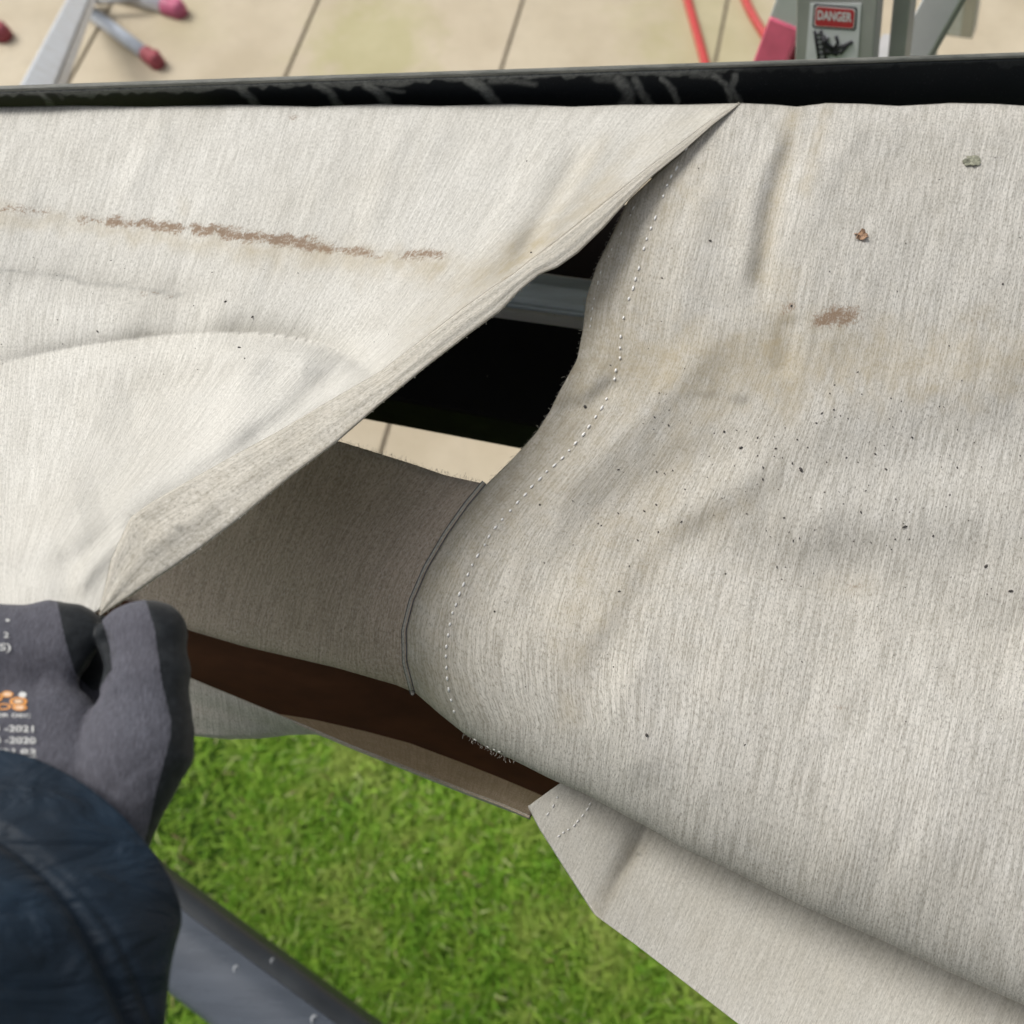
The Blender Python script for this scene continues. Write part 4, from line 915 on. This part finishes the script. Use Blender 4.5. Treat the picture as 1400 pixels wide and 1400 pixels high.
# sleeve
zs = ZH+.004
ctr0 = V(50, 1200, zs); ctr1 = V(-270, 1500, zs+.05); ax_ = (ctr1-ctr0); Lx = ax_.length; ax_.normalize()
perp = Vector((-ax_.y, ax_.x, 0)).normalized()
if perp.x < 0: perp = -perp
upv = perp.cross(ax_); upv = upv if upv.z > 0 else -upv
ns, nr_ = 150, 220; ss = np.linspace(0, 1.0, ns); ph = np.linspace(0, 2*np.pi, nr_+1)
Pm = np.zeros((ns, nr_+1, 3)); 
A3, P3, U3 = np.array(ax_), np.array(perp), np.array(upv)
for i, s in enumerate(ss):
    dist = s*Lx; Wd = .0675+.0075*math.exp(-((dist-.022)/.016)**2)+.004*s; Hd = .038+.012*s
    cph, sph = np.cos(ph), np.sin(ph)
    fold = .0050*vnoise(np.cos(ph)*60+dist*700, np.sin(ph)*60-dist*300, 26, 61)+.0018*vnoise(np.cos(ph)*60, dist*1800+np.sin(ph)*40, 30, 62)
    fold += -.0030*np.exp(-((dist-.031-.002*np.sin(ph*3))/.0022)**2)+.0016*np.exp(-((dist-.037)/.005)**2)-.0010*np.exp(-((dist-.026)/.0015)**2)
    fold *= min(1, .35+dist/.03)
    # sheared cuff: the upper side reaches further over the hand; small fall-away at the outer corner
    sh = -.022*sph*max(0, 1-dist/.12)-.006*np.maximum(0, cph)**6*0
    corner = .004*np.exp(-((cph-1)/.10)**2)*math.exp(-dist/.016)
    Pm[i] = np.array(ctr0)+A3*(dist)+(A3[None]*sh[:, None])+P3[None]*((Wd+fold)*cph-corner)[:, None]+U3[None]*((Hd+fold)*sph)[:, None]
me = grid_mesh('sleeve', Pm, flip=True); o = link('sleeve', me, M['sleeve'], person)
bm = bmesh.new(); bm.from_mesh(me); bmesh.ops.remove_doubles(bm, verts=bm.verts, dist=1e-5); bmesh.ops.recalc_face_normals(bm, faces=bm.faces); bm.to_mesh(me); bm.free()
solid(o, .0022, -1)
# unseen rest of the figure on a platform, added to block light from the camera side
def bodyfield():
    st2 = .010; g = [np.arange(-.62, .42, st2), np.arange(-.80, .10, st2), np.arange(.98, 2.98, st2)]
    X_, Y_, Z_ = np.meshgrid(*g, indexing='ij'); Pb = np.stack([X_, Y_, Z_], -1).astype(np.float32)
    def c(a, b, ra, rb, q): 
        d = rc(Pb, f32(a), f32(b), ra, rb); return d if q is None else smin(q, d, .04)
    q = c((-.05, -.50, 1.90), (-.05, -.47, 2.10), .155, .135, None)
    q = c((-.05, -.47, 2.10), (-.05, -.45, 2.34), .135, .160, q)
    q = c((-.22, -.45, 2.44), (.12, -.45, 2.44), .075, .075, q)
    q = c((-.05, -.44, 2.48), (-.05, -.41, 2.60), .060, .058, q)
    for sx in (-1, 1):
        q = c((-.05+sx*.09, -.50, 1.86), (-.05+sx*.10, -.46, 1.46), .095, .065, q); q = c((-.05+sx*.10, -.46, 1.46), (-.05+sx*.11, -.52, 1.10), .062, .045, q)
        q = c((-.05+sx*.11, -.54, 1.055), (-.05+sx*.12, -.38, 1.045), .042, .036, q)
    q = c((.13, -.45, 2.42), (.22, -.50, 2.14), .062, .050, q); q = c((.22, -.50, 2.14), (.20, -.40, 1.92), .046, .036, q); q = c((.20, -.40, 1.92), (.19, -.36, 1.84), .038, .030, q)
    e = np.array(ctr1)
    q = c((-.24, -.44, 2.42), tuple((np.array((-.24, -.44, 2.42))+e)/2+np.array((-.03, 0, -.04))), .064, .054, q)
    q = c(tuple((np.array((-.24, -.44, 2.42))+e)/2+np.array((-.03, 0, -.04))), tuple(e), .052, .046, q)
    w = np.array(ctr0+ax_*.05); q = smin(q, rc(Pb, f32(e), f32(w), .042, .030), .01)
    return q, (g[0][0], g[1][0], g[2][0]), st2
qf, og, st2 = bodyfield(); bv, bq = surface_nets(qf, og, st2)
ob = link('unseen_body', from_arrays('unseen_body', bv, bq), M['sleeve'], person); m_ = ob.modifiers.new('smooth', 'SMOOTH'); m_.iterations = 3
st3 = .006; g = [np.arange(-.18, .08, st3), np.arange(-.55, -.24, st3), np.arange(2.52, 2.88, st3)]; X_, Y_, Z_ = np.meshgrid(*g, indexing='ij'); Pb = np.stack([X_, Y_, Z_], -1).astype(np.float32)
hd = smin(rc(Pb, f32((-.05, -.41, 2.74)), f32((-.05, -.395, 2.70)), .088, .075), rc(Pb, f32((-.05, -.355, 2.66)), f32((-.05, -.40, 2.60)), .045, .055), .03)
hd = smin(hd, rc(Pb, f32((-.05, -.325, 2.715)), f32((-.05, -.302, 2.690)), .010, .012), .012)
for sx in (-1, 1):
    hd = smin(hd, rc(Pb, f32((-.05+sx*.083, -.40, 2.72)), f32((-.05+sx*.080, -.40, 2.69)), .013, .010), .008)
    hd = -smin(-hd, rc(Pb, f32((-.05+sx*.030, -.318, 2.725)), f32((-.05+sx*.034, -.318, 2.725)), .012, .012), .008)
hv, hq = surface_nets(hd, (g[0][0], g[1][0], g[2][0]), st3)
M['skin'] = simple('skin', (.50, .33, .25), .6, .08, 60); M['hair'] = simple('brown_hair', (.06, .04, .025), .7, .3, 200)
link('unseen_head', from_arrays('unseen_head', hv, hq), M['skin'], person)
hr = np.maximum(rc(Pb, f32((-.05, -.415, 2.745)), f32((-.05, -.41, 2.70)), .097, .084), -(Z_-2.70+(Y_+.36)*-1.1).astype(np.float32)); rv, rq = surface_nets(hr, (g[0][0], g[1][0], g[2][0]), st3)
link('hair', from_arrays('hair', rv, rq), M['hair'], person)
plat = empty('added_platform', (-.05, -.55, 0), label='added aluminium platform under the unseen body, outside the lower edge', cat='platform')
bm = bmesh.new(); beam(bm, Vector((-.60, -.55, .985)), Vector((.50, -.55, .985)), .36, .04); bm_obj('added_deck', bm, M['alu2'], plat, bevel=.004)
for x in (-.56, .46):
    for y in (-.70, -.40): bm = bmesh.new(); beam(bm, Vector((x, y, 0)), Vector((x, y, .964)), .04, .04, Vector((0, 1, 0))); bm_obj('added_leg', bm, M['alu2'], plat, bevel=.003)
